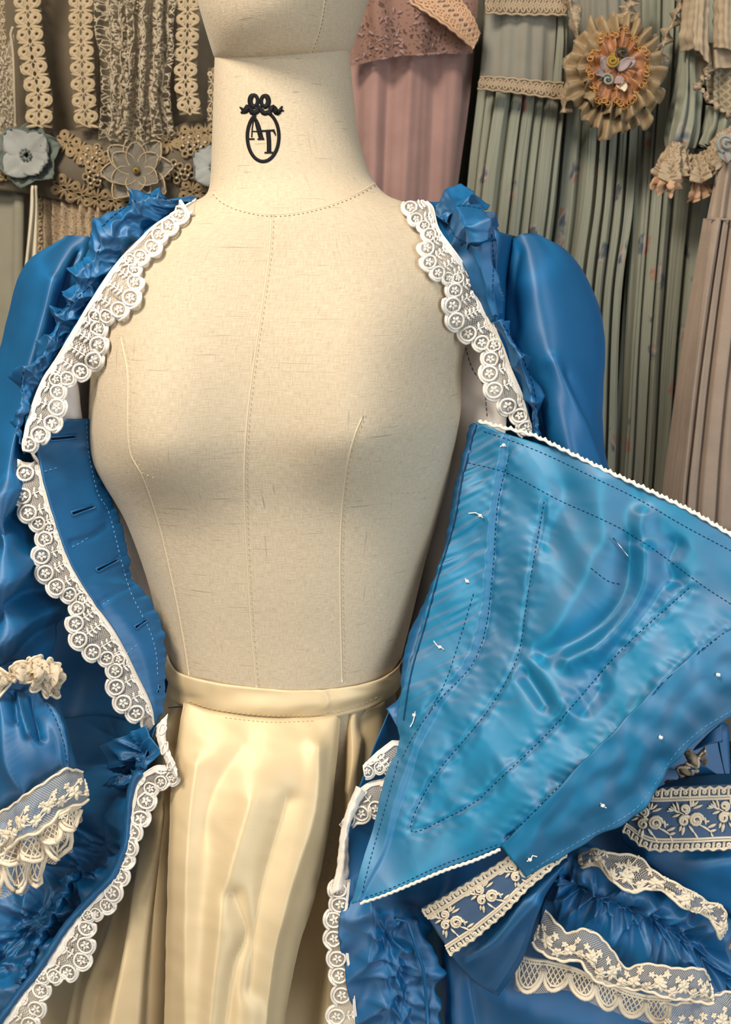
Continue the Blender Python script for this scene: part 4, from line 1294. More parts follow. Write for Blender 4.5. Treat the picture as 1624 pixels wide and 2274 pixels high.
def lace_edge(name, A, circles, parent, Yf, mat='lace', fan=None, head=0.12, hide=(), rscale=1.0, label=None):
    """white scalloped embroidery: A is the sewn edge (x, y, Y), circles the eyelet flowers in order along it"""
    mt, mn = M[mat], M['lace_net']
    A = np.array(A, float)
    Ad = smooth(A, 260)
    c = np.array(circles, float)
    n = len(c)
    rad, outv, base = np.zeros(n), np.zeros((n, 2)), np.zeros((n, 2))
    for i in range(n):
        d = [np.hypot(*(c[i] - c[j])) for j in (i - 1, i + 1) if 0 <= j < n]
        rad[i] = min(max(0.50 * np.mean(d), 9), 17.5) * rscale
        k = int(np.argmin(np.hypot(Ad[:, 0] - c[i, 0], Ad[:, 1] - c[i, 1])))
        base[i] = Ad[k, :2]
        o = c[i] - base[i]
        outv[i] = o / (np.linalg.norm(o) + 1e-6)
    # free edge: one arc round every circle
    edge = []
    for i in range(n):
        t = outv[i]
        lo = c[i - 1] if i else c[i] - (c[i + 1] - c[i])
        hi = c[i + 1] if i < n - 1 else c[i] + (c[i] - c[i - 1])
        nn = np.array([-t[1], t[0]])
        if nn @ (hi - lo) < 0:
            nn = -nn
        for a in np.linspace(-1.05, 1.05, 7):
            edge.append(c[i] + rad[i] * 1.32 * (t * math.cos(a) + nn * math.sin(a)))
    edge = np.array(edge)
    E3 = np.array([P(x, y, Yf(x, y)) for x, y in edge])
    # the matching run of the sewn edge, kept in order
    kk = np.array([int(np.argmin(np.hypot(Ad[:, 0] - x, Ad[:, 1] - y))) for x, y in edge])
    kk = np.maximum.accumulate(kk)
    kk = np.convolve(np.pad(kk, 7, mode='edge'), np.ones(15) / 15, 'valid')
    kk[0], kk[-1] = min(kk[0], 2), max(kk[-1], 257)
    A3 = np.array([P(*p) for p in Ad])
    Am = np.stack([np.interp(kk, np.arange(260), A3[:, j]) for j in range(3)], 1)
    nv = 9
    t = np.linspace(0, 1, nv)[:, None, None]
    G = Am[None] * (1 - t) + E3[None] * t
    S = Surf(G)
    G = G + S.N * (0.0016 * np.sin(t * math.pi)[..., 0] * (1 + 0.5 * np.sin(np.linspace(0, n * 2.2, G.shape[1]))[None]))[..., None]
    S = Surf(G)
    F = grid_faces(nv, G.shape[1])
    F = F[:, ::-1] if S.flip else F
    du = np.concatenate([[0], np.cumsum(np.linalg.norm(np.diff(Am, axis=0), axis=1))])
    wid = np.linalg.norm(E3 - Am, axis=1).mean()
    uv = np.stack([np.broadcast_to(du[None], G.shape[:2]).ravel(), np.broadcast_to(t[..., 0] * wid, G.shape[:2]).ravel()], 1)
    trim = make(name, G.reshape(-1, 3), F, mn, parent, uv, label=label)
    S.obj = trim
    # solid heading along the sewn edge
    ve = np.linspace(0, head, 4)
    ui = np.linspace(0, 1, 140)
    Gh = np.array([S.at(ui, np.full(140, v), np.full(140, 0.0005 + 0.0006 * math.sin(v / head * 3.14))) for v in ve])
    Fh = grid_faces(4, 140)
    Fh = Fh[:, ::-1] if S.flip else Fh
    make('heading', Gh.reshape(-1, 3), Fh, mt, trim)
    T = Tubes(5)
    T.add(S.at(np.linspace(0, 1, len(edge) * 2), np.full(len(edge) * 2, 0.985), np.full(len(edge) * 2, 0.0006)), 0.00155, flat=0.6)
    T.add(S.at(ui, np.full(140, head + .02), np.full(140, 0.0008)), 0.0009, flat=0.7)
    T.add(S.at(ui, np.full(140, 0.01), np.full(140, 0.0008)), 0.0008, flat=0.7)
    T.build('scallop_cord', mt, trim)
    for i in range(n):
        if i in hide:
            continue
        mp = MPP(Yf(*c[i]))
        T = Tubes(5)
        r = rad[i]
        asp = 0.9
        rot = math.atan2(outv[i][1], outv[i][0])
        ring_on(T, S, c[i][0], c[i][1], r, r * asp, r * 0.17, mp, rot, 16, 0.0011, 0.8)
        for j in range(5):
            a = j * 1.2566 + rot
            leaf_on(T, S, c[i][0] + .08 * r * math.cos(a), c[i][1] + .08 * r * math.sin(a), c[i][0] + .60 * r * math.cos(a), c[i][1] + .60 * r * math.sin(a), r * 0.21, mp, 0.0010)
        # sprig of paired leaves from the ring towards the heading
        b0 = c[i] - outv[i] * r * 1.25
        tgt = base[i] * (1 - head * 1.2) + c[i] * head * 1.2
        L = np.linalg.norm(tgt - b0)
        if np.dot(b0 - tgt, outv[i]) > 8:
            dirv = (tgt - b0) / L
            nrm = np.array([-dirv[1], dirv[0]])
            m_ = max(2, int(L / 9.5))
            T.add([S.drop(*(b0 + dirv * L * q), 0.0008) for q in np.linspace(0, 1, 5)], 1.5 * mp)
            for q in range(m_):
                p0 = b0 + dirv * L * (q + 0.3) / m_
                sz = 13 * (1 - 0.35 * q / m_)
                for sg in (-1, 1):
                    p1 = p0 + dirv * sz * 0.35 + nrm * sg * sz
                    leaf_on(T, S, p0[0], p0[1], p1[0], p1[1], 3.3, mp, 0.0010)
        T.build('embroidered_motif', mt, trim)
    return S


BODY_Y = lambda x, y, fb, off=0.006: min(fb, (lambda q: q[1] - off if q is not None else fb)(BODY_hit(x, y)))


def BODY_hit(x, y):
    hit = BODY.bvh().ray_cast(Vector(CAM), Vector(ray(x, y)).normalized())[0]
    return hit


# ---- white cotton lining seen at the armholes and sides
cloth('lining', [[(120, 800, .838), (130, 950, .845), (235, 1200, .90), (300, 1480, .92)], [(165, 770, .842), (184, 930, .868), (275, 1200, .897), (342, 1480, .896)], [(240, 780, .935), (250, 930, .95), (335, 1200, .93), (405, 1480, .93)]], M['lining'], GW, 60, 24,
      disp=lambda u, v, U, V, X, Y: 0.006 * np.sin(v * 9 + 4 * pn(u * 4, v, 3)) + 0.003 * pn(u * 9, v * 3, 4))
lr = cloth('lining', [[(930, 690, .965), (950, 960, .965), (930, 1200, .955), (860, 1560, .94)], [(1010, 720, .895), (1035, 960, .89), (985, 1150, .90), (905, 1480, .88)], [(1110, 760, .852), (1130, 960, .862), (1060, 1150, .89), (985, 1480, .88)]], M['lining'], GW, 70, 30,
           disp=lambda u, v, U, V, X, Y: 0.006 * np.sin(v * 8 + 3 * pn(u * 4, v, 5)) + 0.003 * pn(u * 9, v * 3, 6) - fold(X, Y, [(1050, 905), (1075, 935)], 22, 0.01))
stitches('lining_stitching', lr, [[(1034, 770), (1050, 820), (1075, 860), (1083, 930)]], M['thread_blue'], lr.obj, 8, 4)
# ---- the gown's back and skirt lining in shade behind
cloth('back_panel', [[(-60, 1200, .985), (-60, 1700, .97), (-60, 2330, .95), (-120, 3300, .93)], [(160, 1290, .985), (170, 1700, .95), (120, 2330, .91), (60, 3300, .90)], [(340, 1400, .99), (360, 1640, .93), (290, 2000, .90), (200, 2330, .89), (120, 3300, .88)], [(420, 1450, 1.02), (430, 1700, .98), (380, 2000, .96), (300, 2330, .95), (250, 3300, .94)]], M['blue'], GW, 80, 60,
      disp=lambda u, v, U, V, X, Y: 0.010 * np.sin(X / 46 + Y / 220) + silkw(4, .003)(u, v, U, V, X, Y))
cloth('back_panel', [[(60, 700, 1.04), (60, 1500, 1.06)], [(400, 640, 1.05), (420, 1600, 1.06)], [(700, 640, 1.06), (700, 1700, 1.07)], [(1000, 640, 1.04), (1000, 1700, 1.06)], [(1240, 760, 1.0), (1260, 1500, 1.02)]], M['blue'], GW, 30, 40)

# ---- left front: shoulder, sleeve, ruched robing
A_L1 = [(441, 441), (395, 470), (345, 502), (300, 545), (252, 597), (205, 667), (165, 732), (122, 802), (92, 850), (72, 902), (58, 950), (53, 985), (54, 1006)]
YL1 = [.868, .850, .838, .832, .828, .826, .826, .826, .824, .820, .815, .812, .812]
A_L1 = [(x, y, BODY_Y(x, y, yy)) for (x, y), yy in zip(A_L1, YL1)]
cloth('bodice_front', [[(x, y, z + .004) for x, y, z in A_L1], [(420, 440, .90), (318, 450, .90), (250, 500, .89), (205, 545, .885), (182, 600, .878), (160, 680, .872), (125, 760, .866), (85, 830, .862), (58, 900, .855), (48, 960, .85), (48, 1010, .845)]], M['blue'], GW, 60, 12, disp=silkw(8, .002))
rob_out = [(424, 452), (380, 440), (326, 424), (311, 418), (300, 432), (246, 469), (220, 498), (196, 530), (203, 545), (175, 572), (168, 600), (154, 619), (160, 640), (148, 664), (128, 690), (106, 709), (122, 730), (100, 765), (89, 785), (62, 806), (46, 816), (38, 846), (31, 871), (44, 890), (41, 930), (40, 954), (48, 992)]
rob_in = [(x - 12 if y > 520 else x - 16, y - 6) for x, y, z in A_L1[:-1]]
n_ = 30
ro, ri = smooth(rob_out, n_), smooth(rob_in, n_)
zz = np.interp(np.linspace(0, 1, n_), [0, .3, .6, 1], [.865, .838, .838, .82])
rb = cloth('robing', [[(a[0], a[1], z + .004) for a, z in zip(ro, zz)], [(a[0] * .7 + b[0] * .3, a[1] * .7 + b[1] * .3, z - .008) for a, b, z in zip(ro, ri, zz)], [(a[0] * .33 + b[0] * .67, a[1] * .33 + b[1] * .67, z - .006) for a, b, z in zip(ro, ri, zz)], [(b[0] + 6, b[1] + 3, z - .001) for b, z in zip(ri, zz)]],
           M['blue'], GW, 300, 44, disp=lambda u, v, U, V, X, Y: (0.0065 * crisp(u * 62 + 6 * pn(u * 5, v * 1.2, 8) + 2.2 * v) * (0.9 - 0.6 * v) + 0.0035 * (1 - 2.6 * np.abs(pn(u * 22, v * 2.5, 4))) + 0.0012 * pn(u * 40, v * 5, 5)) * sstep(0, .12, u) * sstep(1, .96, u))
stitches('robing_stitching', rb, [[(395, 448), (345, 436), (320, 430)], [(300, 445), (252, 480), (226, 505)], [(225, 612), (190, 645), (150, 680), (120, 700)], [(222, 545), (214, 575)], [(52, 825), (48, 850), (50, 870)]], M['thread_blue'], rb.obj, 8, 4, 0.0004)
cloth('sleeve', [
    [(160, 525, .95), (90, 600, 1.0), (60, 690, 1.02), (40, 810, 1.02), (0, 1000, 1.0), (-40, 1250, .97), (-30, 1480, .94)],
    [(150, 523, .945), (62, 582, .95), (22, 690, .95), (-8, 810, .945), (-60, 1000, .93), (-110, 1250, .90), (-100, 1480, .87)],
    [(155, 523, .92), (85, 585, .90), (45, 690, .895), (15, 820, .89), (-30, 1010, .87), (-70, 1250, .84), (-70, 1480, .82)],
    [(166, 522, .905), (122, 600, .865), (92, 720, .855), (50, 880, .845), (15, 1050, .82), (0, 1250, .79), (5, 1480, .785)],
    [(196, 525, .90), (170, 605, .878), (142, 715, .872), (85, 870, .862), (48, 1010, .848), (70, 1250, .83), (85, 1460, .815)],
    [(226, 540, .915), (200, 620, .90), (176, 720, .895), (120, 880, .88), (80, 1010, .87), (142, 1290, .86), (140, 1370, .85), (105, 1478, .84)]],
    M['blue'], GW, 120, 80, disp=lambda u, v, U, V, X, Y: silkw(11, .0018)(u, v, U, V, X, Y) + fold(X, Y, [(120, 620), (95, 720), (60, 840)], 12, .004) - fold(X, Y, [(175, 560), (150, 640), (130, 720)], 10, .006)
    + fold(X, Y, [(-20, 1150), (30, 1080), (60, 1060)], 22, .010) - fold(X, Y, [(-20, 1220), (40, 1150), (75, 1130)], 18, .010) + fold(X, Y, [(-20, 1320), (60, 1240), (110, 1230)], 26, .012) - fold(X, Y, [(-20, 1385), (60, 1320), (130, 1310)], 20, .010)
    + fold(X, Y, [(-20, 1450), (50, 1380), (120, 1350)], 22, .010) - fold(X, Y, [(20, 1490), (80, 1420), (130, 1390)], 16, .008))
# upper lace edge, lying on the chest
c1 = [(424, 452), (398, 476), (376, 503), (354, 523), (340, 550), (314, 571), (290, 579), (299, 599), (301, 628), (292, 662), (266, 688), (238, 702), (212, 703), (219, 731), (219, 766), (209, 800), (180, 824), (150, 840), (124, 843), (128, 870), (126, 905), (116, 939), (88, 965), (63, 986)]
lace_edge('lace_edging', A_L1, c1, GW, lambda x, y: BODY_Y(x, y, near_Y(A_L1, x, y)), hide=(0,), head=.12, label='white scalloped lace edging, upper front')

# ---- facing with buttonholes that folds out at the side of the bust
pl_l = [(150, 931), (96, 972), (84, 995), (92, 1040), (102, 1085), (124, 1160), (150, 1235), (185, 1300), (220, 1350), (252, 1396), (278, 1442), (306, 1500), (336, 1562), (346, 1608)]
pl_r = [(206, 928), (206, 960), (211, 1000), (222, 1050), (246, 1105), (272, 1175), (288, 1250), (294, 1284), (310, 1300), (338, 1345), (360, 1388), (368, 1430), (368, 1500), (364, 1565), (347, 1609)]
pl_ly = np.interp(np.linspace(0, 1, 14), [0, .25, .6, 1], [.836, .812, .80, .80])
pl_ry = np.interp(np.linspace(0, 1, 15), [0, .12, .3, .65, 1], [.858, .866, .872, .842, .802])
a_, b_ = smooth([(x, y, z) for (x, y), z in zip(pl_l, pl_ly)], 40), smooth([(x, y, z) for (x, y), z in zip(pl_r, pl_ry)], 40)
pk = cloth('buttonhole_facing', [a_, [(p * .62 + q * .38) * np.array([1, 1, 1]) - np.array([0, 0, .007 * math.sin(3.14 * k / 39)]) for k, (p, q) in enumerate(zip(a_, b_))], [(p * .25 + q * .75) - np.array([0, 0, .006 * math.sin(3.14 * k / 39)]) for k, (p, q) in enumerate(zip(a_, b_))], b_],
           M['blue'], GW, 150, 50, thick=0.0016, disp=lambda u, v, U, V, X, Y: silkw(21, .0014)(u, v, U, V, X, Y) + (sstep(.55, 1, v) * 0.0032 + .0008) * pn(X / 60 + Y / 300, Y / 13 + X / 40, 5) - fold(X, Y, [(160, 1205), (200, 1195), (235, 1170)], 8, .0025) + fold(X, Y, [(190, 960), (195, 1060), (215, 1130)], 22, .004)
           - fold(X, Y, [(225, 1340), (260, 1315), (300, 1300)], 9, .0025))
stitches('seam_stitching', pk, [[(192, 935), (196, 1000), (215, 1090), (240, 1135), (258, 1200), (270, 1250), (290, 1315), (312, 1360), (334, 1405), (346, 1450), (350, 1500)], [(160, 1215), (180, 1205), (200, 1190)], [(98, 1047), (130, 1038)], [(228, 1343), (250, 1328)], [(282, 1450), (305, 1432)]], M['thread_pale'], pk.obj, 5, 6, 0.0004)
M['slit'] = material('buttonhole_slit', (0.004, 0.012, 0.03), 0.9, 0.1)
for (x, y, L, a) in ((140, 972, 30, -.10), (184, 1133, 27, -.32), (238, 1255, 27, -.48), (312, 1386, 15, -.62), (352, 1530, 8, -1.3)):
    dx, dy = L * math.cos(a), L * math.sin(a)
    nx, ny = -math.sin(a) * 4.2, math.cos(a) * 4.2
    T = Tubes(5)
    lp_ = [(x - dx + nx, y - dy + ny), (x, y + ny), (x + dx + nx, y + dy + ny), (x + dx - nx, y + dy - ny), (x, y - ny), (x - dx - nx, y - dy - ny)]
    T.add([pk.drop(p, q, .0006) for p, q in lp_], 0.0009, closed=True, flat=0.7)
    bh = T.build('buttonhole', M['blue'], pk.obj)
    Tubes(4).add([pk.drop(x + dx * k, y + dy * k, .0004) for k in (-.85, 0, .85)], 0.0008, flat=0.4).build('buttonhole', M['slit'], pk.obj, label='dark slit')
A_L2 = [(62, 1000)] + pl_l[2:]
A_L2 = [(x + 1, y, near_Y([(p[0], p[1], p[2]) for p in a_], x, y) + .004) for x, y in A_L2]
c2 = [(62, 1012), (58, 1050), (52, 1101), (64, 1138), (86, 1161), (111, 1173), (101, 1197), (94, 1234), (102, 1272), (127, 1303), (155, 1319), (183, 1327), (174, 1351), (169, 1384), (177, 1420), (207, 1447), (238, 1460), (265, 1464), (257, 1489), (259, 1525), (275, 1560), (303, 1582), (338, 1604)]
lace_edge('lace_edging', A_L2, c2, GW, lambda x, y: near_Y(A_L2, x, y) + .006, hide=(0, 22), head=.10, label='white scalloped lace edging, lower front')

# ---- the left half of the open skirt: ruched trimming and lace edge
A_L3 = [(342, 1606, .802), (362, 1640, .790), (382, 1700, .775), (368, 1700, .772), (345, 1702, .775), (318, 1720, .778), (302, 1742, .778), (292, 1790, .775), (288, 1850, .77), (284, 1882, .765), (262, 1940, .76), (240, 1966, .756), (195, 2012, .75), (150, 2066, .745), (112, 2125, .74), (85, 2166, .738), (52, 2205, .735), (20, 2250, .73), (-15, 2300, .73)]
pin = [(298, 1668), (280, 1700), (222, 1868), (216, 1890), (182, 1925), (172, 1946), (92, 2036), (78, 2046), (50, 2072), (40, 2086), (0, 2128), (-30, 2160)]
cloth('skirt_front', [[(120, 1600, .965), (40, 1780, .90), (-60, 1930, .84), (-140, 2040, .82), (-220, 2150, .80)], [(210, 1590, .955), (150, 1780, .88), (60, 1950, .805), (-20, 2060, .785), (-120, 2190, .775)], [(290, 1600, .91), (240, 1790, .83), (160, 1965, .785), (70, 2080, .77), (-50, 2230, .76)], [(346, 1612, .81), (300, 1750, .785), (284, 1882, .768), (195, 2012, .752), (85, 2166, .740), (-15, 2300, .732)]], M['blue'], GW, 170, 110,
      disp=lambda u, v, U, V, X, Y: sstep(1, .86, v) * (ruche(pin, 85, .013, 5, 4, X, Y) + (.013 * (1 - 2.8 * np.abs(pn(X / 105, Y / 105, 33))) + .004 * (1 - 2.8 * np.abs(pn(X / 48, Y / 48, 38)))) * sstep(1760, 1880, Y) + silkw(31, .002)(u, v, U, V, X, Y) - .003))
cloth('robing', [[(228, 1655, .835), (245, 1700, .825), (262, 1740, .82), (250, 1720, .82), (232, 1745, .825)], [(268, 1640, .82), (292, 1690, .80), (318, 1690, .79), (300, 1715, .79), (285, 1745, .80)], [(330, 1612, .808), (350, 1650, .795), (362, 1672, .785), (345, 1692, .782), (312, 1714, .785)]], M['blue'], GW, 90, 40,
      disp=lambda u, v, U, V, X, Y: ruche([(285, 1702), (300, 1670), (270, 1730)], 46, .012, 6, 9, X, Y))
cloth('robing', [[(184, 1935, .79), (150, 1990, .775), (118, 2050, .765), (82, 2120, .755), (60, 2165, .75)], [(160, 1940, .775), (132, 2000, .76), (98, 2060, .75), (66, 2130, .74), (44, 2190, .738)], [(142, 1950, .785), (108, 2020, .772), (80, 2080, .762), (50, 2150, .75), (34, 2200, .745)]], M['blue'], GW, 90, 18,
      disp=lambda u, v, U, V, X, Y: 0.003 * np.sin(u * 44 + 3 * pn(u * 8, v * 3, 3)) + .002 * pn(u * 40, v * 6, 2))
cloth('hem_binding', [[(x - 14, y - 8, z - .001) for x, y, z in A_L3[5:]], [(x - 6, y - 3, z - .004) for x, y, z in A_L3[5:]], [(x + 1, y + 1, z - .002) for x, y, z in A_L3[5:]]], M['blue'], GW, 100, 7, disp=lambda u, v, U, V, X, Y: .001 * pn(u * 40, v * 3, 5))
c3 = [(382, 1727), (358, 1736), (335, 1750), (325, 1778), (312, 1816), (294, 1848), (286, 1882), (278, 1910), (266, 1945), (250, 1982), (238, 2010), (214, 2028), (196, 2032), (192, 2060), (190, 2098), (182, 2132), (152, 2158), (121, 2167), (94, 2168), (91, 2198), (80, 2240), (66, 2274), (40, 2300)]
lace_edge('lace_edging', A_L3[3:], c3, GW, lambda x, y: near_Y(A_L3, x, y) - .004, head=.18, label='white scalloped lace edging, skirt opening')
fl_ = cloth('lace_fold', [[(346, 1612, .800), (350, 1650, .786), (372, 1700, .772), (392, 1732, .764)], [(358, 1600, .796), (362, 1650, .780), (380, 1694, .768), (394, 1722, .762)], [(373, 1584, .800), (369, 1640, .786), (384, 1684, .772), (394, 1708, .766)]], M['lace'], GW, 40, 12, disp=lambda u, v, U, V, X, Y: .0012 * pn(u * 14, v * 4, 3))
T = Tubes(5)
for (x, y, rx, ry) in ((361, 1620, 6, 12), (366, 1662, 5, 13), (380, 1700, 6, 11)):
    ring_on(T, fl_, x, y, rx, ry, 2.4, MPP(.78), .2, 14, .0012)
T.build('embroidered_motif', M['lace'], fl_.obj)

# ---- left sleeve below the elbow: lace bow, puff, net flounce, crochet frill
rcw = lambda k, a, s: (lambda u, v, U, V, X, Y: a * np.sin(u * k + 2.5 * pn(u * 5, v * 2, s)) * (0.35 + 0.65 * v) + a * .5 * pn(u * 13, v * 6, s + 1))


def net_flounce(name, top, bot, parent, n, nfl, ruff=.006, seed=1, k=26, scallops=True, matn='net_cream', label=None):
    """tulle flounce with scalloped cords on both edges and embroidered sprays along it"""
    S = cloth(name, [top, [tuple((np.array(a) + np.array(b)) / 2 + np.array([0, 0, -.004])) for a, b in zip(top, bot)], bot], M[matn], parent, 110, 18, thick=0, disp=rcw(k, ruff, seed), label=label)
    uu = np.linspace(0, 1, n * 8)
    T = Tubes(5)
    wv = 0.045 * np.abs(np.sin(uu * n * math.pi))
    T.add(S.at(uu, .93 + wv, np.full(len(uu), .0007)), .0015)
    T.add(S.at(uu, .07 - wv, np.full(len(uu), .0007)), .0012)
    T.build('scallop_cord', M['lace_cream'], S.obj)
    r_ = random.Random(seed)
    mp_ = 1.0
    for i in range(nfl):
        T = Tubes(5)
        u0 = (i + .5) / nfl
        L = np.linalg.norm(S.at(np.array([0.]), np.array([.5]))[0] - S.at(np.array([1.]), np.array([.5]))[0]) * 1.05
        w_ = np.linalg.norm(S.at(np.array([u0]), np.array([0.]))[0] - S.at(np.array([u0]), np.array([1.]))[0])
        at = lambda a, b, h=.001: S.at(np.array([u0 + a / L]), np.array([.62 + b / max(w_, .01)]), np.array([h]))[0]
        blooms = [(0, 0, .0056), (.011, .003, .0042), (-.010, .004, .0042), (.019, -.003, .0036), (-.018, -.002, .0036), (.005, -.008, .0032), (-.006, -.006, .0030)]
        for (a, b, rr_) in blooms:
            for j in range(5):
                an = j * 1.257 + i
                T.leaf(at(a, b), at(a + rr_ * math.cos(an), b + rr_ * math.sin(an)), rr_ * .40)
        for (a, b, c_, d_) in ((0, 0, .011, .003), (0, 0, -.010, .004), (.011, .003, .019, -.004), (-.010, .004, -.018, -.002), (.019, -.004, .025, -.010)):
            T.add([at(a + (c_ - a) * q, b + (d_ - b) * q + .002 * math.sin(q * 3)) for q in (0, .33, .66, 1)], .0007)
        T.build('embroidered_spray', M['lace_cream'], S.obj)
    return S


def crochet_frill(name, top, bot, n, parent, seed=1, ruff=.004, k=20, mat='lace_cream', label=None):
    """crochet scallops: a thick rounded rim filled with a diagonal lattice"""
    S = cloth(name, [top, bot], M['lace_net2'], parent, 80, 12, thick=0, disp=rcw(k, ruff, seed), label=label)
    one = lambda a, b: S.at(np.array([a]), np.array([b]), np.array([.0008]))[0]
    for i in range(n):
        T = Tubes(5)
        u0, u1 = i / n, (i + 1) / n
        um, hw = (u0 + u1) / 2, (u1 - u0) / 2
        a = np.linspace(0, math.pi, 13)
        for sc, rr_ in ((1.0, .0021), (.80, .0012)):
            T.add(S.at(um - hw * sc * np.cos(a), .30 + .68 * sc * np.sin(a), np.full(13, .0008)), rr_, flat=.7)
        ins = lambda x, y: y <= .30 + .62 * math.sqrt(max(0, 1 - (x / (hw * .86)) ** 2))
        for sg in (-1, 1):
            for off in np.linspace(-1.5, 1.5, 9):
                pts = []
                for q in np.linspace(0, 1, 10):
                    x, y = (off + sg * (q - .5) * 1.1) * hw, .05 + .9 * q
                    if abs(x) < hw * .86 and ins(x, y):
                        pts.append(one(um + x, y))
                if len(pts) > 1:
                    T.add(pts, .0007)
        T.add(S.at(np.linspace(u0, u1, 8), np.full(8, .06), np.full(8, .0008)), .0014)
        T.add(S.at(np.linspace(u0, u1, 8), np.full(8, .16), np.full(8, .0008)), .0009)
        T.build('crochet_scallop', M[mat], S.obj)
    return S


M['lace_net2'] = net('pale_crochet_ground', (0.66, 0.56, 0.42), 0.10, 1500, line=.8)
pf = cloth('sleeve_puff', [[(-70, 1520, .78), (-80, 1640, .76), (-80, 1800, .75), (-60, 1860, .75)], [(10, 1536, .765), (0, 1640, .735), (0, 1760, .728), (-4, 1812, .735)], [(55, 1520, .77), (75, 1620, .735), (80, 1700, .725), (72, 1756, .73)], [(92, 1528, .785), (128, 1600, .755), (150, 1670, .74), (158, 1706, .74)], [(110, 1538, .80), (142, 1600, .78), (166, 1680, .765), (180, 1722, .76)]], M['blue'], GW, 90, 80,
           disp=lambda u, v, U, V, X, Y: silkw(41, .0025)(u, v, U, V, X, Y) + fold(X, Y, [(40, 1540), (52, 1590), (66, 1630)], 10, .008) - fold(X, Y, [(28, 1545), (34, 1600)], 9, .008) - fold(X, Y, [(70, 1540), (86, 1600), (92, 1640)], 12, .010) + fold(X, Y, [(70, 1535), (110, 1590), (135, 1650), (146, 1705)], 6, .009)
           + fold(X, Y, [(10, 1560), (20, 1680), (60, 1760)], 26, .008) + .006 * np.sin(X / 9) * sstep(1600, 1530, Y))
stitches('seam_stitching', pf, [[(84, 1534), (120, 1590), (142, 1650), (150, 1700)]], M['thread_blue'], pf.obj, 7, 5)
for rails, s in (([[(-60, 1500, .77), (0, 1490, .765), (26, 1488, .76), (44, 1470, .76), (70, 1464, .765), (102, 1462, .78)], [(-60, 1520, .755), (0, 1512, .75), (30, 1508, .745), (56, 1492, .745), (90, 1492, .75), (128, 1495, .765)], [(-60, 1545, .76), (0, 1538, .755), (24, 1522, .75), (56, 1500, .75), (90, 1528, .755), (118, 1540, .77)]], 3),
                 ([[(60, 1468, .77), (90, 1474, .765), (118, 1468, .775), (130, 1488, .78)], [(62, 1484, .755), (92, 1496, .745), (124, 1496, .755), (138, 1512, .768)], [(56, 1500, .76), (84, 1524, .755), (108, 1540, .765), (124, 1532, .775)]], 7)):
    S = cloth('lace_bow', rails, M['lacy_cream'], GW, 90, 24, disp=rcw(24, .007, s))
    uu = np.linspace(0, 1, 90)
    Tubes(5).add(S.at(uu, .985 + 0 * uu, .0006 + 0 * uu), .0012).add(S.at(uu, .015 + 0 * uu, .0006 + 0 * uu), .0012).build('scallop_cord', M['lace_cream'], S.obj)
crochet_frill('crochet_frill', [(-30, 1880, .735), (30, 1866, .73), (60, 1880, .735), (110, 1850, .738)], [(-30, 1990, .725), (20, 1990, .722), (58, 1980, .725), (100, 1950, .735)], 3, GW, 3, .006, 24, label='crochet frill, lowest tier')
crochet_frill('crochet_frill', [(0, 1870, .727), (60, 1850, .722), (110, 1830, .725), (150, 1815, .735)], [(10, 1925, .72), (75, 1915, .714), (125, 1915, .718), (152, 1890, .73)], 3, GW, 5, .006, 20, label='crochet frill, middle tier')
crochet_frill('crochet_frill', [(88, 1838, .722), (118, 1815, .718), (150, 1795, .722), (176, 1785, .735)], [(98, 1874, .715), (130, 1872, .71), (160, 1850, .716), (176, 1822, .732)], 2, GW, 6, .003, 14, label='crochet frill, upper tier')
net_flounce('net_flounce', [(-50, 1840, .735), (0, 1802, .728), (60, 1762, .72), (110, 1726, .722), (146, 1704, .728), (180, 1712, .745)], [(-50, 1930, .725), (0, 1905, .718), (45, 1866, .71), (95, 1842, .712), (140, 1806, .718), (190, 1776, .738)], GW, 9, 5, .003, 3, 14)

# ---- right front: lining edge, lace edge, ruched robing, sleeve
A_R1 = [(948, 449), (962, 465), (973, 509), (1002, 549), (1040, 603), (1070, 661), (1094, 712), (1117, 769), (1138, 824), (1158, 871), (1173, 922), (1183, 968)]
YR1 = [.872, .862, .852, .848, .842, .838, .836, .836, .836, .838, .842, .846]
A_R1 = [(x, y, BODY_Y(x, y, yy)) for (x, y), yy in zip(A_R1, YR1)]
cloth('bodice_front', [[(x - 2, y, z + .004) for x, y, z in A_R1], [(975, 450, .90), (1070, 480, .90), (1112, 520, .895), (1122, 600, .89), (1112, 700, .885), (1135, 770, .88), (1165, 850, .88), (1195, 970, .88)]], M['blue'], GW, 50, 14, disp=silkw(51, .002))
cloth('bodice_side', [[(1085, 500, .885), (1082, 600, .872), (1095, 740, .868)], [(1112, 515, .88), (1108, 600, .865), (1106, 720, .862)], [(1152, 526, .925), (1140, 600, .91), (1130, 740, .90)]], M['blue'], GW, 30, 14, disp=silkw(52, .002))
rA = [(964, 466), (984, 520), (1012, 556), (1046, 612), (1076, 668), (1098, 714)]
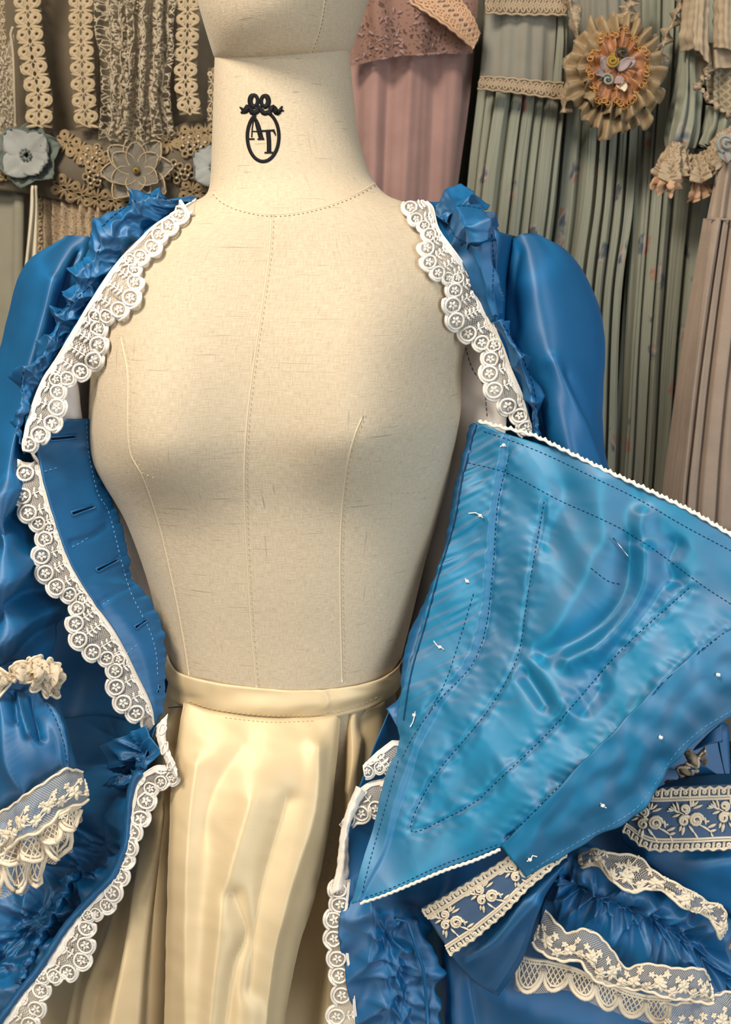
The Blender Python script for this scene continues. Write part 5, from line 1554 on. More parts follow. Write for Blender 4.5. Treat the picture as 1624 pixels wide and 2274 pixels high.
for rails, s, nm in (([[(968, 470, .862), (972, 440, .88), (986, 414, .89), (1016, 412, .89), (1048, 428, .888), (1092, 447, .885)], [(984, 490, .845), (990, 462, .85), (1008, 452, .852), (1030, 446, .855), (1056, 452, .86), (1082, 458, .87)], [(996, 500, .842), (998, 476, .84), (1013, 462, .842), (1036, 458, .846), (1054, 466, .852), (1072, 470, .862)]], 3, 'robing'),
                     ([[(990, 520, .850), (998, 470, .838), (1013, 450, .835), (1052, 452, .84), (1078, 466, .85), (1104, 470, .86), (1114, 498, .862)], [(1012, 548, .842), (1014, 510, .818), (1030, 492, .812), (1062, 492, .815), (1080, 496, .822), (1098, 500, .835), (1110, 516, .85)], [(1030, 575, .842), (1034, 548, .82), (1050, 540, .814), (1070, 538, .814), (1084, 530, .82), (1098, 528, .832), (1108, 534, .85)]], 5, 'robing'),
                     ([[(1006, 556, .842), (1034, 540, .822), (1060, 545, .82), (1072, 536, .822), (1090, 534, .835), (1108, 532, .85)], [(1040, 606, .838), (1058, 600, .82), (1072, 596, .818), (1082, 596, .822), (1096, 596, .835), (1108, 596, .85)], [(1074, 664, .836), (1084, 656, .82), (1090, 650, .818), (1098, 648, .822), (1106, 648, .832), (1110, 650, .846)], [(1098, 714, .836), (1100, 704, .825), (1104, 702, .825), (1108, 700, .83), (1112, 698, .838), (1114, 698, .85)]], 7, 'robing')):
    S = cloth(nm, rails, M['blue'], GW, 80, 46, thick=.0009, disp=lambda u, v, U, V, X, Y, s=s: .007 * crisp(u * 10 + 3 * pn(u * 2, v * 1.5, s)) * (1 - .5 * abs(2 * v - 1)) + .004 * pn(u * 3, v * 3, s) + .001 * pn(u * 9, v * 6, s + 1))
    stitches('robing_stitching', S, [[(1016, 458), (1040, 458), (1070, 464)], [(1000, 505), (1020, 532), (1060, 545)], [(1092, 520), (1096, 580), (1094, 650)]], M['thread_blue'], S.obj, 7, 4, .0004)
rl = cloth('robing', [[(1098, 714, .832), (1122, 772, .83), (1143, 826, .832), (1162, 873, .836), (1178, 925, .842), (1186, 966, .848)], [(1108, 712, .82), (1138, 765, .815), (1164, 822, .818), (1180, 873, .822), (1190, 930, .83), (1190, 968, .84)], [(1120, 714, .83), (1156, 763, .825), (1185, 820, .83), (1199, 873, .836), (1202, 938, .842), (1190, 972, .848)]], M['blue'], GW, 110, 20, thick=.0009,
            disp=lambda u, v, U, V, X, Y: .005 * crisp(u * 19 + 3 * pn(u * 3, v * 1.5, 3)) * (.4 + .6 * v) + .002 * pn(u * 9, v * 3, 2))
stitches('robing_stitching', rl, [[(1118, 722), (1150, 770), (1172, 822), (1188, 876), (1192, 940)]], M['thread_blue'], rl.obj, 8, 4, .0005)
sr = cloth('sleeve', [
    [(1140, 545, .915), (1124, 640, .90), (1120, 740, .895), (1150, 820, .90), (1175, 920, .90), (1190, 1000, .89), (1230, 1150, .87), (1300, 1400, .84)],
    [(1142, 530, .905), (1128, 625, .885), (1130, 730, .875), (1165, 820, .875), (1195, 920, .87), (1220, 1010, .86), (1270, 1150, .84), (1340, 1400, .81)],
    [(1162, 520, .90), (1185, 605, .865), (1205, 720, .850), (1230, 830, .84), (1255, 940, .832), (1280, 1040, .825), (1330, 1160, .81), (1420, 1400, .785)],
    [(1186, 521, .90), (1236, 585, .875), (1272, 690, .865), (1292, 820, .855), (1305, 940, .848), (1325, 1040, .84), (1370, 1160, .825), (1470, 1400, .80)],
    [(1198, 524, .912), (1262, 562, .905), (1312, 645, .90), (1338, 740, .90), (1341, 860, .90), (1336, 945, .895), (1357, 1042, .885), (1410, 1160, .87), (1510, 1400, .85)],
    [(1200, 526, .94), (1262, 565, .95), (1310, 650, .96), (1334, 740, .965), (1338, 860, .965), (1332, 945, .96), (1350, 1045, .95), (1400, 1160, .93), (1500, 1400, .91)]],
    M['blue'], GW, 110, 90, disp=lambda u, v, U, V, X, Y: silkw(61, .0018, 1.3)(u, v, U, V, X, Y) - fold(X, Y, [(1150, 560), (1135, 640), (1150, 740)], 12, .004) + fold(X, Y, [(1230, 800), (1280, 920), (1330, 1050)], 14, .005) - fold(X, Y, [(1260, 830), (1310, 940), (1350, 1040)], 12, .004) + fold(X, Y, [(1160, 760), (1220, 900), (1250, 1020)], 26, .005))
Tubes(5).add(sr.line([(1137, 532), (1126, 600), (1117, 680), (1115, 722)], 8, .0004), .0009).build('armhole_seam', M['thread_blue'], GW)
c4 = [(911, 463), (923, 488), (941, 503), (953, 522), (947, 552), (952, 583), (972, 606), (995, 618), (1016, 618), (1009, 645), (1004, 678), (1012, 712), (1040, 740), (1070, 760), (1097, 767), (1090, 797), (1087, 829), (1098, 866), (1128, 901), (1154, 922), (1169, 950)]
lace_edge('lace_edging', A_R1, c4, GW, lambda x, y: BODY_Y(x, y, near_Y(A_R1, x, y) + .002), head=.16, label='white scalloped lace edging over the far shoulder')

# ---- the open skirt, right half
A_R3 = [(893, 1640, .795), (860, 1710, .78), (815, 1800, .765), (778, 1840, .762), (775, 1935, .752), (767, 1980, .748), (758, 2060, .742), (766, 2122, .738), (780, 2203, .734), (802, 2300, .73)]
pin2 = [(864, 2070), (870, 2094), (882, 2140), (887, 2165), (890, 2203), (893, 2225), (894, 2268), (893, 2310)]
cloth('skirt_front', [[(868, 1575, .815), (838, 1640, .80), (800, 1740, .785), (774, 1838, .765), (775, 1935, .755), (762, 2000, .748), (757, 2060, .744), (766, 2122, .740), (780, 2203, .736), (802, 2300, .732)],
                      [(910, 1560, .85), (900, 1660, .83), (880, 1760, .81), (850, 1860, .785), (850, 1960, .765), (845, 2030, .74), (850, 2090, .735), (860, 2150, .732), (870, 2210, .730), (880, 2310, .728)],
                      [(960, 1540, .87), (960, 1660, .86), (960, 1760, .85), (930, 1900, .82), (920, 1980, .79), (908, 2040, .76), (925, 2100, .75), (940, 2160, .748), (950, 2220, .745), (955, 2310, .742)],
                      [(1010, 1540, .88), (1010, 1700, .87), (1010, 1840, .86), (990, 1950, .83), (960, 2020, .80), (940, 2090, .785), (952, 2150, .78), (960, 2210, .775), (965, 2260, .775), (970, 2320, .77)]], M['blue'], GW, 150, 90,
      disp=lambda u, v, U, V, X, Y: (ruche(pin2, 70, .009, 4, 14, X, Y) + .006 * (1 - 2.6 * np.abs(pn(X / 90 + Y / 140, Y / 80 - X / 200, 35)))) * sstep(1985, 2040, Y) + silkw(71, .002)(u, v, U, V, X, Y) + fold(X, Y, [(800, 1960), (830, 2030), (838, 2100), (880, 2140)], 10, .004) + fold(X, Y, [(905, 2050), (935, 2120), (948, 2190), (950, 2290)], 8, .010))
Tubes(5).add([P(*p) for p in ((880, 2040, .742), (905, 2046, .738), (922, 2095, .735), (940, 2150, .735), (947, 2210, .735), (952, 2300, .735))], .0016, flat=.8).build('fold_edge', M['blue'], GW)
skr = cloth('skirt_drape', [[(930, 1700, .90), (930, 1980, .84), (940, 2120, .81), (950, 2330, .79), (956, 3300, 0.740)], [(1010, 1700, .88), (1010, 1960, .82), (1030, 2120, .78), (1040, 2330, .765), (1053, 3300, 0.715)], [(1180, 1700, .88), (1180, 1960, .82), (1180, 2150, .785), (1180, 2330, .76), (1204, 3300, 0.710)], [(1400, 1700, .88), (1400, 1980, .83), (1400, 2150, .79), (1400, 2330, .765), (1442, 3300, 0.715)], [(1700, 1740, .88), (1700, 1900, .84), (1700, 2150, .80), (1700, 2330, .78), (1766, 3300, 0.730)]], M['blue'], GW, 100, 110,
            disp=lambda u, v, U, V, X, Y: silkw(81, .004, 1.6)(u, v, U, V, X, Y) + fold(X, Y, [(985, 2000), (1010, 2130), (1020, 2300)], 28, .012) - fold(X, Y, [(1040, 2180), (1060, 2300)], 20, .006) + fold(X, Y, [(1120, 2230), (1250, 2260), (1400, 2290)], 40, .008))
cloth('skirt_drape', [[(1330, 1480, .90), (1330, 1800, .88), (1300, 2050, .86)], [(1600, 1600, .90), (1600, 1800, .88), (1600, 2100, .86)], [(1600, 1612, .90), (1604, 1690, .89), (1700, 2100, .86)]], M['blue'], GW, 30, 20)
# lace along its front edge
s4 = [(884, 1722), (862, 1710), (842, 1704), (816, 1712)]
lace_edge('lace_edging', [(902, 1648, .792), (882, 1640, .790), (856, 1656, .786), (830, 1678, .782), (806, 1702, .778)], s4, GW, lambda x, y: .778, head=.10, rscale=.9, label='white lace edging folded under the stomacher')
s5 = [(866, 1780), (836, 1796), (803, 1806), (773, 1818)]
lace_edge('lace_edging', [(884, 1700, .785), (858, 1728, .782), (822, 1738, .780), (790, 1762, .778), (772, 1800, .774)], s5, GW, lambda x, y: .768, head=.12, label='white lace edging, lower fold')
fs = cloth('lace_fold', [[(790, 1745, .772), (760, 1830, .764), (747, 1930, .752), (733, 1990, .744)], [(800, 1750, .768), (770, 1836, .758), (760, 1930, .748), (750, 1980, .740)], [(812, 1760, .772), (777, 1838, .762), (775, 1932, .754), (768, 1978, .746)]], M['lace'], GW, 40, 10, disp=lambda u, v, U, V, X, Y: .0014 * pn(u * 14, v * 4, 3))
c6 = [(752, 1975), (756, 2008), (743, 2042), (743, 2084), (750, 2128), (755, 2165), (760, 2209), (748, 2256), (752, 2300)]
A6 = [(778, 1950, .748), (772, 2000, .744), (768, 2060, .740), (774, 2122, .736), (786, 2203, .732), (800, 2320, .728)]
lace_edge('lace_edging', A6, c6, GW, lambda x, y: near_Y(A6, x, y) + .003, head=.05, label='white lace edging down the skirt front')

# ---- the stomacher: a boned panel hanging open
ST = [
    [(1062, 939, .868), (1046, 1010, .862), (1020, 1115, .85), (995, 1215, .842), (965, 1310, .835), (935, 1410, .825), (912, 1500, .812), (888, 1590, .80), (892, 1648, .79), (866, 1725, .775), (842, 1810, .757), (815, 1900, .737), (790, 2009, .715)],
    [(1134, 966, .845), (1108, 1110, .832), (1093, 1266, .815), (1079, 1394, .80), (1040, 1490, .787), (973, 1585, .778), (925, 1680, .765), (890, 1790, .75), (855, 1900, .732), (806, 2004, .713)],
    [(1240, 1000, .815), (1218, 1120, .802), (1192, 1240, .79), (1170, 1370, .777), (1130, 1490, .763), (1070, 1620, .75), (1005, 1750, .738), (940, 1870, .725), (872, 1978, .71)],
    [(1400, 1072, .775), (1385, 1200, .763), (1345, 1340, .75), (1290, 1480, .738), (1220, 1600, .728), (1150, 1700, .72), (1075, 1810, .713), (985, 1930, .706)],
    [(1560, 1150, .745), (1540, 1270, .732), (1490, 1390, .722), (1420, 1510, .714), (1330, 1620, .708), (1240, 1710, .704), (1150, 1810, .702), (1050, 1908, .702)],
    [(1720, 1240, .725), (1700, 1330, .712), (1611, 1405, .706), (1505, 1485, .702), (1388, 1602, .698), (1290, 1700, .696), (1200, 1792, .697), (1114, 1882, .70)]]
bones = [[(1209, 1114), (1191, 1213), (1170, 1340), (1148, 1463), (1079, 1585), (962, 1729), (913, 1845), (1000, 1812), (1063, 1776), (1084, 1755), (1228, 1617), (1377, 1447), (1531, 1306)],
         [(1132, 1010), (1106, 1117), (1095, 1266), (1079, 1394), (1047, 1479), (973, 1558), (920, 1633), (893, 1686)],
         [(1125, 1865), (1249, 1739), (1388, 1601), (1505, 1484), (1611, 1404)]]
# the open panel: broad soft folds, puckers along the stitching
big = [([(1400, 1205), (1376, 1330), (1310, 1400), (1210, 1452)], 20, -.009), ([(1440, 1230), (1420, 1330), (1340, 1430), (1270, 1470)], 18, .009), ([(1345, 1210), (1290, 1320), (1240, 1420)], 32, .007), ([(1480, 1290), (1400, 1390), (1330, 1490)], 16, -.006), ([(1250, 1090), (1235, 1160), (1220, 1200)], 26, -.004),
       ([(1430, 1150), (1420, 1210)], 22, .008), ([(1500, 1210), (1480, 1250), (1500, 1280)], 16, -.006), ([(1190, 1470), (1240, 1540), (1260, 1580)], 18, .005), ([(1170, 1500), (1210, 1560)], 14, -.005), ([(1330, 1530), (1300, 1570)], 18, -.006),
       ([(1420, 1570), (1340, 1660), (1240, 1740)], 14, -.004), ([(1340, 1070), (1330, 1140)], 40, .005)]


def st_disp(u, v, U, V, X, Y):
    d = silkw(91, .0020, 1.1)(u, v, U, V, X, Y)
    for pts, w, a in big:
        d = d + a * np.exp(-(poly_dist(X, Y, pts) / (w * 1.25)) ** 2)
    for b in bones:
        q = poly_dist(X, Y, b)
        d = d - .0016 * np.exp(-(q / 6) ** 2) + .0021 * np.exp(-(q / 32) ** 2) * pn(X / 34 + Y / 60, Y / 22 - X / 50, 6)
    c_, s_ = .55, .83
    a_, b_ = X * c_ + Y * s_, X * s_ - Y * c_
    d = d + .006 * pn(b_ / 95, a_ / 330, 31) + .0008 * (1 - 2.5 * np.abs(pn(b_ / 90 + 3, a_ / 300, 37)))
    d = d + .0045 * sstep(.205, .175, v)
    d = d + .0035 * sstep(.34, .02, v) * sstep(.75, .3, u) * pn(X / 140 - Y / 300, Y / 13 + X / 26, 12)
    return d


so = cloth('stomacher', ST, M['cyan'], GW, 260, 190, disp=st_disp, thick=0.0018, label='boned peacock blue stomacher panel hanging open')
top_h = [(1075, 958), (1160, 988), (1240, 1022), (1330, 1066), (1420, 1110), (1520, 1168), (1640, 1232)]
stitches('seam_stitching', so, bones + [top_h, [(1040, 1028), (1130, 1052), (1240, 1110), (1330, 1150), (1400, 1186), (1480, 1240), (1560, 1300), (1640, 1352)],
         [(1318, 1758), (1446, 1646), (1540, 1550), (1640, 1455)], [(1052, 1319), (1015, 1441), (989, 1516), (950, 1590)], [(885, 1690), (850, 1815), (824, 1905), (803, 1990)], [(812, 1994), (880, 1968), (985, 1920), (1110, 1874)],
         [(1313, 1262), (1350, 1290), (1380, 1298)]], M['thread_blue'], so.obj, 6, 5, .0004, .0002)
sp_ = cloth('placket', [[(1042, 945, .880), (1022, 1040, .868), (1008, 1090, .862), (990, 1200, .852), (972, 1255, .848), (945, 1330, .842), (905, 1420, .835), (892, 1490, .825), (888, 1545, .815), (858, 1574, .806)], [(1054, 941, .870), (1030, 1030, .860), (1016, 1095, .854), (1000, 1190, .845), (978, 1262, .840), (952, 1345, .834), (920, 1430, .826), (902, 1500, .815), (894, 1560, .806), (880, 1610, .798)],
                        [(1068, 940, .868), (1050, 1018, .858), (1030, 1100, .852), (1016, 1180, .843), (990, 1270, .838), (968, 1360, .832), (936, 1450, .822), (918, 1520, .812), (904, 1580, .802), (897, 1642, .792)]], M['blue'], so.obj, 150, 24, thick=.0012, disp=lambda u, v, U, V, X, Y: .0022 * pn(X / 60, Y / 17 + X / 40, 4) + .002 * np.sin(v * 3))
sp_.obj.location = (0, 0, 0)
Tubes(5).add(so.line([(1060, 944), (1036, 1016), (1010, 1160), (978, 1266), (943, 1394), (914, 1495), (897, 1600)], 10, .0004), .0007).build('fold_line', M['thread_blue'], so.obj)
# facing turned along the side edge
fe = [(1720, 1240, .724), (1700, 1330, .711), (1611, 1405, .705), (1505, 1485, .701), (1388, 1602, .697), (1290, 1700, .695), (1200, 1792, .696), (1114, 1882, .699)]
fo = [(1800, 1330, .735), (1740, 1490, .722), (1640, 1578, .716), (1560, 1625, .714), (1500, 1684, .712), (1442, 1772, .710), (1392, 1818, .709), (1290, 1873, .708), (1167, 1946, .707)]
fo, fe = smooth(fo, 30), smooth(fe, 30)
fc_ = cloth('side_facing', [fe, fe * .66 + fo * .34 - np.array([0, 0, .005]), fe * .33 + fo * .67 - np.array([0, 0, .006]), fo], M['cyan'], so.obj, 150, 46, thick=.0018,
            disp=lambda u, v, U, V, X, Y: silkw(95, .0025)(u, v, U, V, X, Y) + .004 * pn(X / 60 + Y / 70, Y / 90 - X / 90, 3) - fold(X, Y, [(1300, 1830), (1380, 1790), (1470, 1690)], 20, .003) + .002 * np.exp(-((v - 1) / .08) ** 2))
fc_.obj.location = (0, 0, 0)
stitches('seam_stitching', fc_, [[(1180, 1932), (1290, 1866), (1392, 1811), (1438, 1766), (1496, 1678), (1560, 1618), (1636, 1572)]], M['thread_pale'], so.obj, 9, 4, .0003)
# picot cords on the top edge and the point
for nm, pts in (('picot_cord', [(1064, 936), (1100, 946), (1180, 966), (1240, 994), (1330, 1038), (1420, 1080), (1500, 1118), (1560, 1150), (1650, 1205)]), ('picot_cord', [(800, 2006), (872, 1981), (985, 1934), (1050, 1912), (1112, 1886)])):
    q = smooth(pts, 170)
    zf = (lambda x: np.interp(x, [1062, 1134, 1240, 1400, 1560, 1720], [.864, .841, .811, .771, .741, .721])) if pts[0][0] > 1000 else (lambda x: np.interp(x, [790, 872, 985, 1112], [.712, .708, .704, .699]))
    w = np.array([P(x, y + (1.6 * math.sin(k * .9) if pts[0][0] > 1000 else 1 * math.sin(k * .9)), zf(x)) for k, (x, y) in enumerate(q)])
    T = Tubes(6)
    T.add(w, .0013)
    for k in range(0, 168, 3):
        if pts[0][0] > 1000:
            T.add([w[k] + np.array([0, 0, .0005]), w[k + 1] + np.array([0, 0, .0019]), w[k + 2] + np.array([0, 0, .0005])], .0010)
    T.build(nm, M['lace'], so.obj)
# tacks of white thread, a steel pin
for (x, y, pts) in ((1118, 988, [(-6, 4), (0, -2), (6, 3)]), (1068, 1146, [(-26, -6), (-10, -8), (0, -1), (6, 3)]), (1038, 1290, [(-4, -4), (2, 0), (5, 4)]), (978, 1437, [(-14, -14), (-4, -2), (4, 2), (10, 6)]), (922, 1588, [(2, -8), (2, 4), (-3, 16), (-8, 26)]), (1466, 1636, [(-2, -6), (0, 0), (3, 4)]), (1337, 1786, [(-4, -4), (0, 0), (8, 6)]), (1176, 1906, [(-6, 4), (0, 0), (6, -8), (14, -8)]), (1594, 1497, [(-3, -3), (0, 0), (4, 4)])):
    T = Tubes(5)
    S_ = so if so.bvh().ray_cast(Vector(CAM), Vector(ray(x, y)).normalized())[0] is not None else fc_
    c = S_.drop(x, y, .0012)
    T.add([c + np.array([0, 0, s]) for s in (-.0015, -.0008, .0008, .0015)], [.0006, .0018, .0018, .0006])
    T.add([S_.drop(x + a, y + b, .0009 + .0012 * (k % 2)) for k, (a, b) in enumerate(pts)], .0005)
    T.build('thread_tack', M['white_thread'], so.obj)
pinT = Tubes(6)
pa, pb = so.drop(1358, 1195, .004), so.drop(1411, 1232, .006)
pinT.add([pa, pa * .5 + pb * .5, pb], [.0007, .0007, .0002])
pin = pinT.build('steel_pin', M['steel'], None, label='thin steel pin stuck through the blue stomacher below its white cord')
pin['category'] = 'pin'


# ---- embroidered ribbon ends of the bow
def rose_band(name, top, bot, parent, cents, rs=1.0, loops=16, label=None):
    S = cloth(name, [top, [tuple((np.array(a) + np.array(b)) / 2 + np.array([0, 0, -.002])) for a, b in zip(top, bot)], bot], M['band'], parent, 60, 20, disp=lambda u, v, U, V, X, Y: .0012 * pn(u * 6, v * 3, 4), label=label)
    uu = np.linspace(0, 1, 120)
    T = Tubes(5)
    for v in (.165, .205, .795, .835):
        T.add(S.at(uu, np.full(120, v), np.full(120, .0007)), .0011, flat=.8)
    for e, s in ((.02, 1), (.98, -1)):
        T.add(S.at(uu, e + s * .035 * np.abs(np.sin(uu * loops * math.pi)), np.full(120, .0007)), .0013, flat=.8)
    for k in range(loops + 1):
        u0 = k / loops
        for e0, e1 in ((.03, .16), (.97, .84)):
            T.add(S.at(np.full(4, u0), np.linspace(e0, e1, 4), np.full(4, .0007)), .0013)
            um = min(u0 + .5 / loops, 1)
            a = np.linspace(0, 2 * np.pi, 8, endpoint=False)
            em = (e0 + e1) / 2
            if k < loops:
                T.add(S.at(um + .16 / loops * np.cos(a), em + .025 * np.sin(a), np.full(8, .0007)), .0011, closed=True)
    T.build('border_cord', M['lace_cream'], S.obj)
    for (x, y, rot) in cents:
        T = Tubes(5)
        mp = MPP(S.drop(x, y)[1]) * rs * 1.35
        c_, s_ = math.cos(rot), math.sin(rot)
        tr = lambda a, b: (x + (a * c_ - b * s_) * rs, y + (a * s_ + b * c_) * rs)
        st = lambda pts, r: T.add([S.drop(*tr(a, b), .001) for a, b in pts], np.asarray(r) * mp if np.ndim(r) else r * mp)
        lf = lambda a, b, c2, d2, r: T.leaf(S.drop(*tr(a, b), .001), S.drop(*tr(c2, d2), .001), r * mp)
        sp2 = lambda cx, cy, r, w, turns=1.75, a0=0: st([(cx + r * (.25 + .75 * t) * math.cos(a0 + t * turns * 6.283), cy + r * (.25 + .75 * t) * math.sin(a0 + t * turns * 6.283)) for t in np.linspace(0, 1, 22)], w)
        sp2(16, 10, 15, 2.9, 2.0)
        sp2(-10, 12, 11, 2.8, 1.6, 2)
        sp2(-8, -13, 10, 2.6, 1.6, 4)
        for (a, b, c2, d2, r) in ((6, -18, 10, -32, 2.6), (8, -18, 20, -30, 2.4), (4, -16, 3, -36, 2.2), (10, -14, 30, -22, 2.6), (-14, -4, -40, -14, 2.0), (-26, -10, -34, -24, 2.4), (-20, -8, -26, -28, 2.4), (-30, -10, -46, -8, 2.4), (-18, -2, -34, 4, 2.8), (-22, -4, -38, -18, 2.4),
                                  (-10, 24, -14, 42, 3.4), (0, 22, 12, 38, 2.6), (10, 34, 22, 54, 2.2), (-16, 22, -20, 34, 2.6), (30, 22, 48, 36, 1.8), (36, 20, 34, 4, 2.4), (40, 26, 58, 18, 3.0), (44, 34, 58, 30, 2.6), (46, 36, 52, 50, 2.2), (34, 14, 44, 12, 2.2)):
            lf(a, b, c2, d2, r)
        st([(-4, 0), (4, 4), (26, 22), (48, 36)], 1.5)
        st([(-8, 0), (-20, -6), (-42, -13)], 1.4)
        T.build('embroidered_rose', M['lace_cream'], S.obj)
    return S


M['band'] = silk('slate_taffeta', (0.075, 0.135, 0.24), .6, .3, slub=.2)
tl = cloth('ribbon_tail', [[(1000, 2118, .735), (1060, 2080, .728), (1120, 2030, .722), (1180, 1965, .72), (1250, 1900, .725)], [(1022, 2150, .735), (1085, 2120, .722), (1140, 2060, .712), (1190, 1990, .712), (1262, 1910, .72)], [(1060, 2185, .738), (1110, 2150, .728), (1155, 2090, .72), (1196, 2000, .718), (1262, 1910, .722)], [(1106, 2210, .742), (1150, 2150, .735), (1180, 2080, .73), (1202, 2000, .726), (1264, 1908, .726)]], M['blue'], GW, 60, 40, thick=.001,
           disp=lambda u, v, U, V, X, Y: silkw(101, .002)(u, v, U, V, X, Y) + fold(X, Y, [(1040, 2130), (1110, 2080), (1170, 2000)], 16, .004) + fold(X, Y, [(1100, 2190), (1150, 2110), (1190, 2000)], 10, .004))
rose_band('embroidered_ribbon', [(937, 2017, .73), (990, 1986, .722), (1060, 1944, .715), (1120, 1906, .712), (1200, 1850, .712)], [(1003, 2122, .726), (1060, 2082, .718), (1120, 2030, .712), (1178, 1970, .709), (1260, 1900, .71)], GW, [(998, 2040, -.16), (1076, 1984, -.30), (1150, 1932, -.4)], .92, 15, label='embroidered ribbon end below the stomacher point')
cloth('ribbon_loop', [[(1455, 1752, .80), (1500, 1732, .795), (1560, 1722, .79), (1612, 1718, .79), (1660, 1722, .795)], [(1455, 1764, .785), (1500, 1748, .78), (1560, 1740, .775), (1620, 1738, .775), (1660, 1740, .78)], [(1450, 1775, .78), (1500, 1765, .775), (1560, 1760, .77), (1620, 1758, .77), (1660, 1760, .775)]], M['blue'], GW, 50, 14, thick=.001)
cloth('ribbon_loop', [[(1545, 1658, .82), (1575, 1628, .815), (1602, 1606, .815)], [(1540, 1665, .815), (1580, 1652, .81), (1606, 1648, .81)]], M['blue'], GW, 20, 8, thick=.001)
cloth('ribbon_loop', [[(1530, 1706, .80), (1560, 1700, .80), (1590, 1718, .80)], [(1526, 1728, .80), (1560, 1722, .80), (1600, 1722, .80)]], M['blue'], GW, 20, 8, thick=.001)
cloth('ribbon_loop', [[(1380, 1850, .80), (1440, 1880, .785), (1520, 1882, .775), (1600, 1876, .77), (1680, 1870, .77)], [(1385, 1872, .815), (1450, 1920, .79), (1530, 1930, .765), (1600, 1926, .755), (1680, 1920, .755)], [(1400, 1885, .83), (1470, 1950, .80), (1540, 1985, .775), (1610, 1995, .765), (1680, 1995, .765)], [(1410, 1890, .84), (1480, 1965, .82), (1550, 2020, .80), (1620, 2060, .79), (1690, 2080, .79)]], M['blue'], GW, 70, 50, thick=.001,
      disp=lambda u, v, U, V, X, Y: silkw(105, .002)(u, v, U, V, X, Y) + fold(X, Y, [(1440, 1900), (1520, 1960), (1620, 2010)], 18, .006) - fold(X, Y, [(1450, 1940), (1540, 2000), (1624, 2050)], 16, .006))
rose_band('embroidered_ribbon', [(1420, 1756, .785), (1475, 1748, .772), (1560, 1744, .762), (1640, 1741, .758), (1720, 1740, .758)], [(1384, 1848, .785), (1440, 1889, .770), (1540, 1891, .758), (1640, 1889, .754), (1720, 1888, .755)], GW, [(1440, 1816, .0), (1530, 1809, .0), (1618, 1802, .0)], 1.05, 15, label='embroidered ribbon loop beside the stomacher edge')
lf2 = cloth('lace_end', [[(1478, 1748, .81), (1505, 1715, .808), (1528, 1672, .806), (1566, 1664, .81)], [(1496, 1742, .80), (1520, 1715, .796), (1540, 1690, .795), (1566, 1678, .80)], [(1516, 1730, .805), (1532, 1722, .803), (1530, 1706, .803), (1562, 1700, .806)]], M['lacy_beige'], GW, 50, 20, disp=lambda u, v, U, V, X, Y: .004 * np.sin(u * 20) + .002 * pn(u * 20, v * 6, 3))
uu = np.linspace(0, 1, 60)
Tubes(5).add(lf2.at(uu, .98 + 0 * uu, .0006 + 0 * uu), .0018).add(lf2.at(uu, .5 + .2 * np.sin(uu * 12), .0006 + 0 * uu), .0014).build('scallop_cord', M['lace_cream'], lf2.obj)

# ---- right sleeve flounces under the stomacher
pin3 = [(1240, 1958), (1262, 1978), (1284, 1994), (1320, 2003), (1344, 2014), (1366, 2028), (1396, 2043), (1416, 2048), (1440, 2054), (1474, 2068), (1497, 2086), (1530, 2102), (1557, 2117), (1572, 2146)]
cloth('sleeve_puff', [[(1225, 1880, .79), (1300, 1890, .785), (1360, 1930, .78), (1420, 1965, .775), (1510, 1995, .772), (1580, 2030, .775), (1640, 2070, .785)], [(1228, 1930, .765), (1290, 1945, .755), (1345, 1980, .745), (1420, 2000, .742), (1510, 2035, .745), (1580, 2075, .755), (1630, 2110, .77)], [(1216, 1990, .765), (1270, 2010, .75), (1330, 2040, .74), (1410, 2075, .735), (1490, 2105, .738), (1560, 2130, .748), (1610, 2160, .765)],
                      [(1205, 2040, .775), (1255, 2080, .765), (1320, 2110, .755), (1390, 2150, .75), (1480, 2170, .752), (1560, 2190, .76), (1600, 2220, .775)]], M['blue'], GW, 170, 90, thick=.001,
      disp=lambda u, v, U, V, X, Y: ruche(pin3, 66, .013, 4, 24, X, Y) + .006 * (1 - 2.6 * np.abs(pn(X / 60, Y / 60, 36))) + .003 * np.sin(X / 16 + 2 * pn(X / 40, Y / 40, 3)) * np.exp(-(poly_dist(X, Y, pin3) / 40) ** 2) + silkw(111, .003)(u, v, U, V, X, Y))
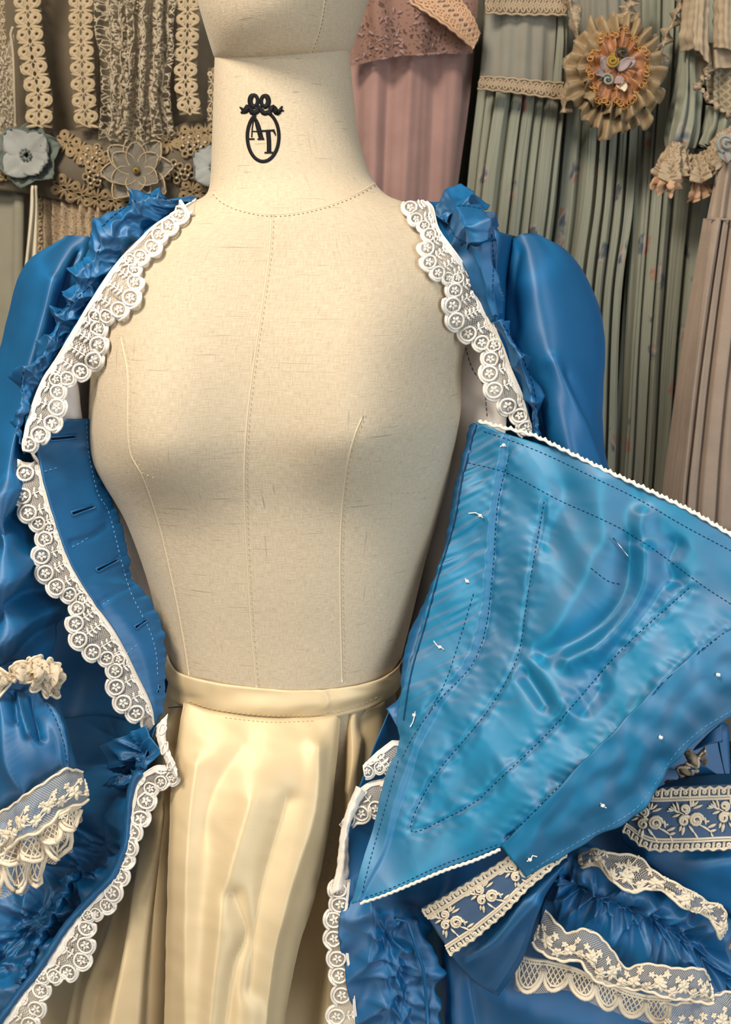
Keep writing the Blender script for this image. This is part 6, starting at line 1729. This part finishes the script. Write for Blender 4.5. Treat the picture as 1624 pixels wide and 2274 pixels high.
cloth('sleeve_puff', [[(1560, 2040, .80), (1600, 2100, .79), (1640, 2150, .79)], [(1545, 2120, .775), (1590, 2160, .765), (1650, 2190, .77)], [(1540, 2200, .78), (1590, 2215, .77), (1650, 2230, .775)]], M['blue'], GW, 60, 40, thick=.001, disp=lambda u, v, U, V, X, Y: ruche([(1572, 2150), (1560, 2120), (1600, 2170)], 46, .012, 6, 5, X, Y))
crochet_frill('crochet_frill', [(1150, 2118, .752), (1200, 2128, .748), (1270, 2146, .744), (1335, 2172, .738), (1400, 2200, .735), (1490, 2212, .735)], [(1142, 2198, .745), (1200, 2202, .740), (1270, 2205, .736), (1335, 2236, .73), (1400, 2262, .728), (1486, 2268, .73)], 6, GW, 8, .004, 16, label='crochet frill under the net flounce')
net_flounce('net_flounce', [(1276, 1912, .775), (1314, 1884, .755), (1354, 1893, .745), (1417, 1900, .742), (1446, 1926, .735), (1503, 1963, .728), (1560, 1997, .728), (1604, 2014, .732), (1613, 2062, .74)], [(1286, 1920, .775), (1314, 1924, .75), (1354, 1944, .738), (1398, 1980, .732), (1440, 1976, .726), (1489, 1992, .722), (1537, 2020, .722), (1577, 2046, .726), (1598, 2080, .735)], GW, 13, 7, .004, 13, 22, label='net flounce, upper')
net_flounce('net_flounce', [(1212, 2018, .74), (1240, 2049, .732), (1263, 2071, .728), (1294, 2060, .722), (1331, 2074, .718), (1356, 2106, .718), (1389, 2146, .716), (1431, 2138, .712), (1503, 2148, .71), (1560, 2149, .712), (1574, 2172, .72)], [(1184, 2094, .735), (1215, 2120, .728), (1250, 2136, .722), (1290, 2142, .715), (1318, 2172, .712), (1360, 2190, .71), (1403, 2203, .706), (1450, 2205, .703), (1505, 2218, .703), (1546, 2230, .705), (1578, 2224, .712)], GW, 15, 8, .003, 17, 20, label='net flounce, lower')
net_flounce('net_flounce', [(1466, 2222, .722), (1510, 2225, .716), (1560, 2215, .712), (1600, 2202, .712), (1660, 2196, .715)], [(1490, 2310, .715), (1530, 2312, .71), (1570, 2310, .706), (1620, 2300, .706), (1680, 2290, .71)], GW, 6, 4, .004, 23, 16, label='net flounce, corner')
cloth('lace_end', [[(1596, 2066, .77), (1606, 2100, .768), (1640, 2150, .77)], [(1616, 2070, .765), (1624, 2090, .762), (1660, 2120, .765)]], M['lacy_beige'], GW, 20, 8, disp=lambda u, v, U, V, X, Y: .004 * np.sin(u * 20))
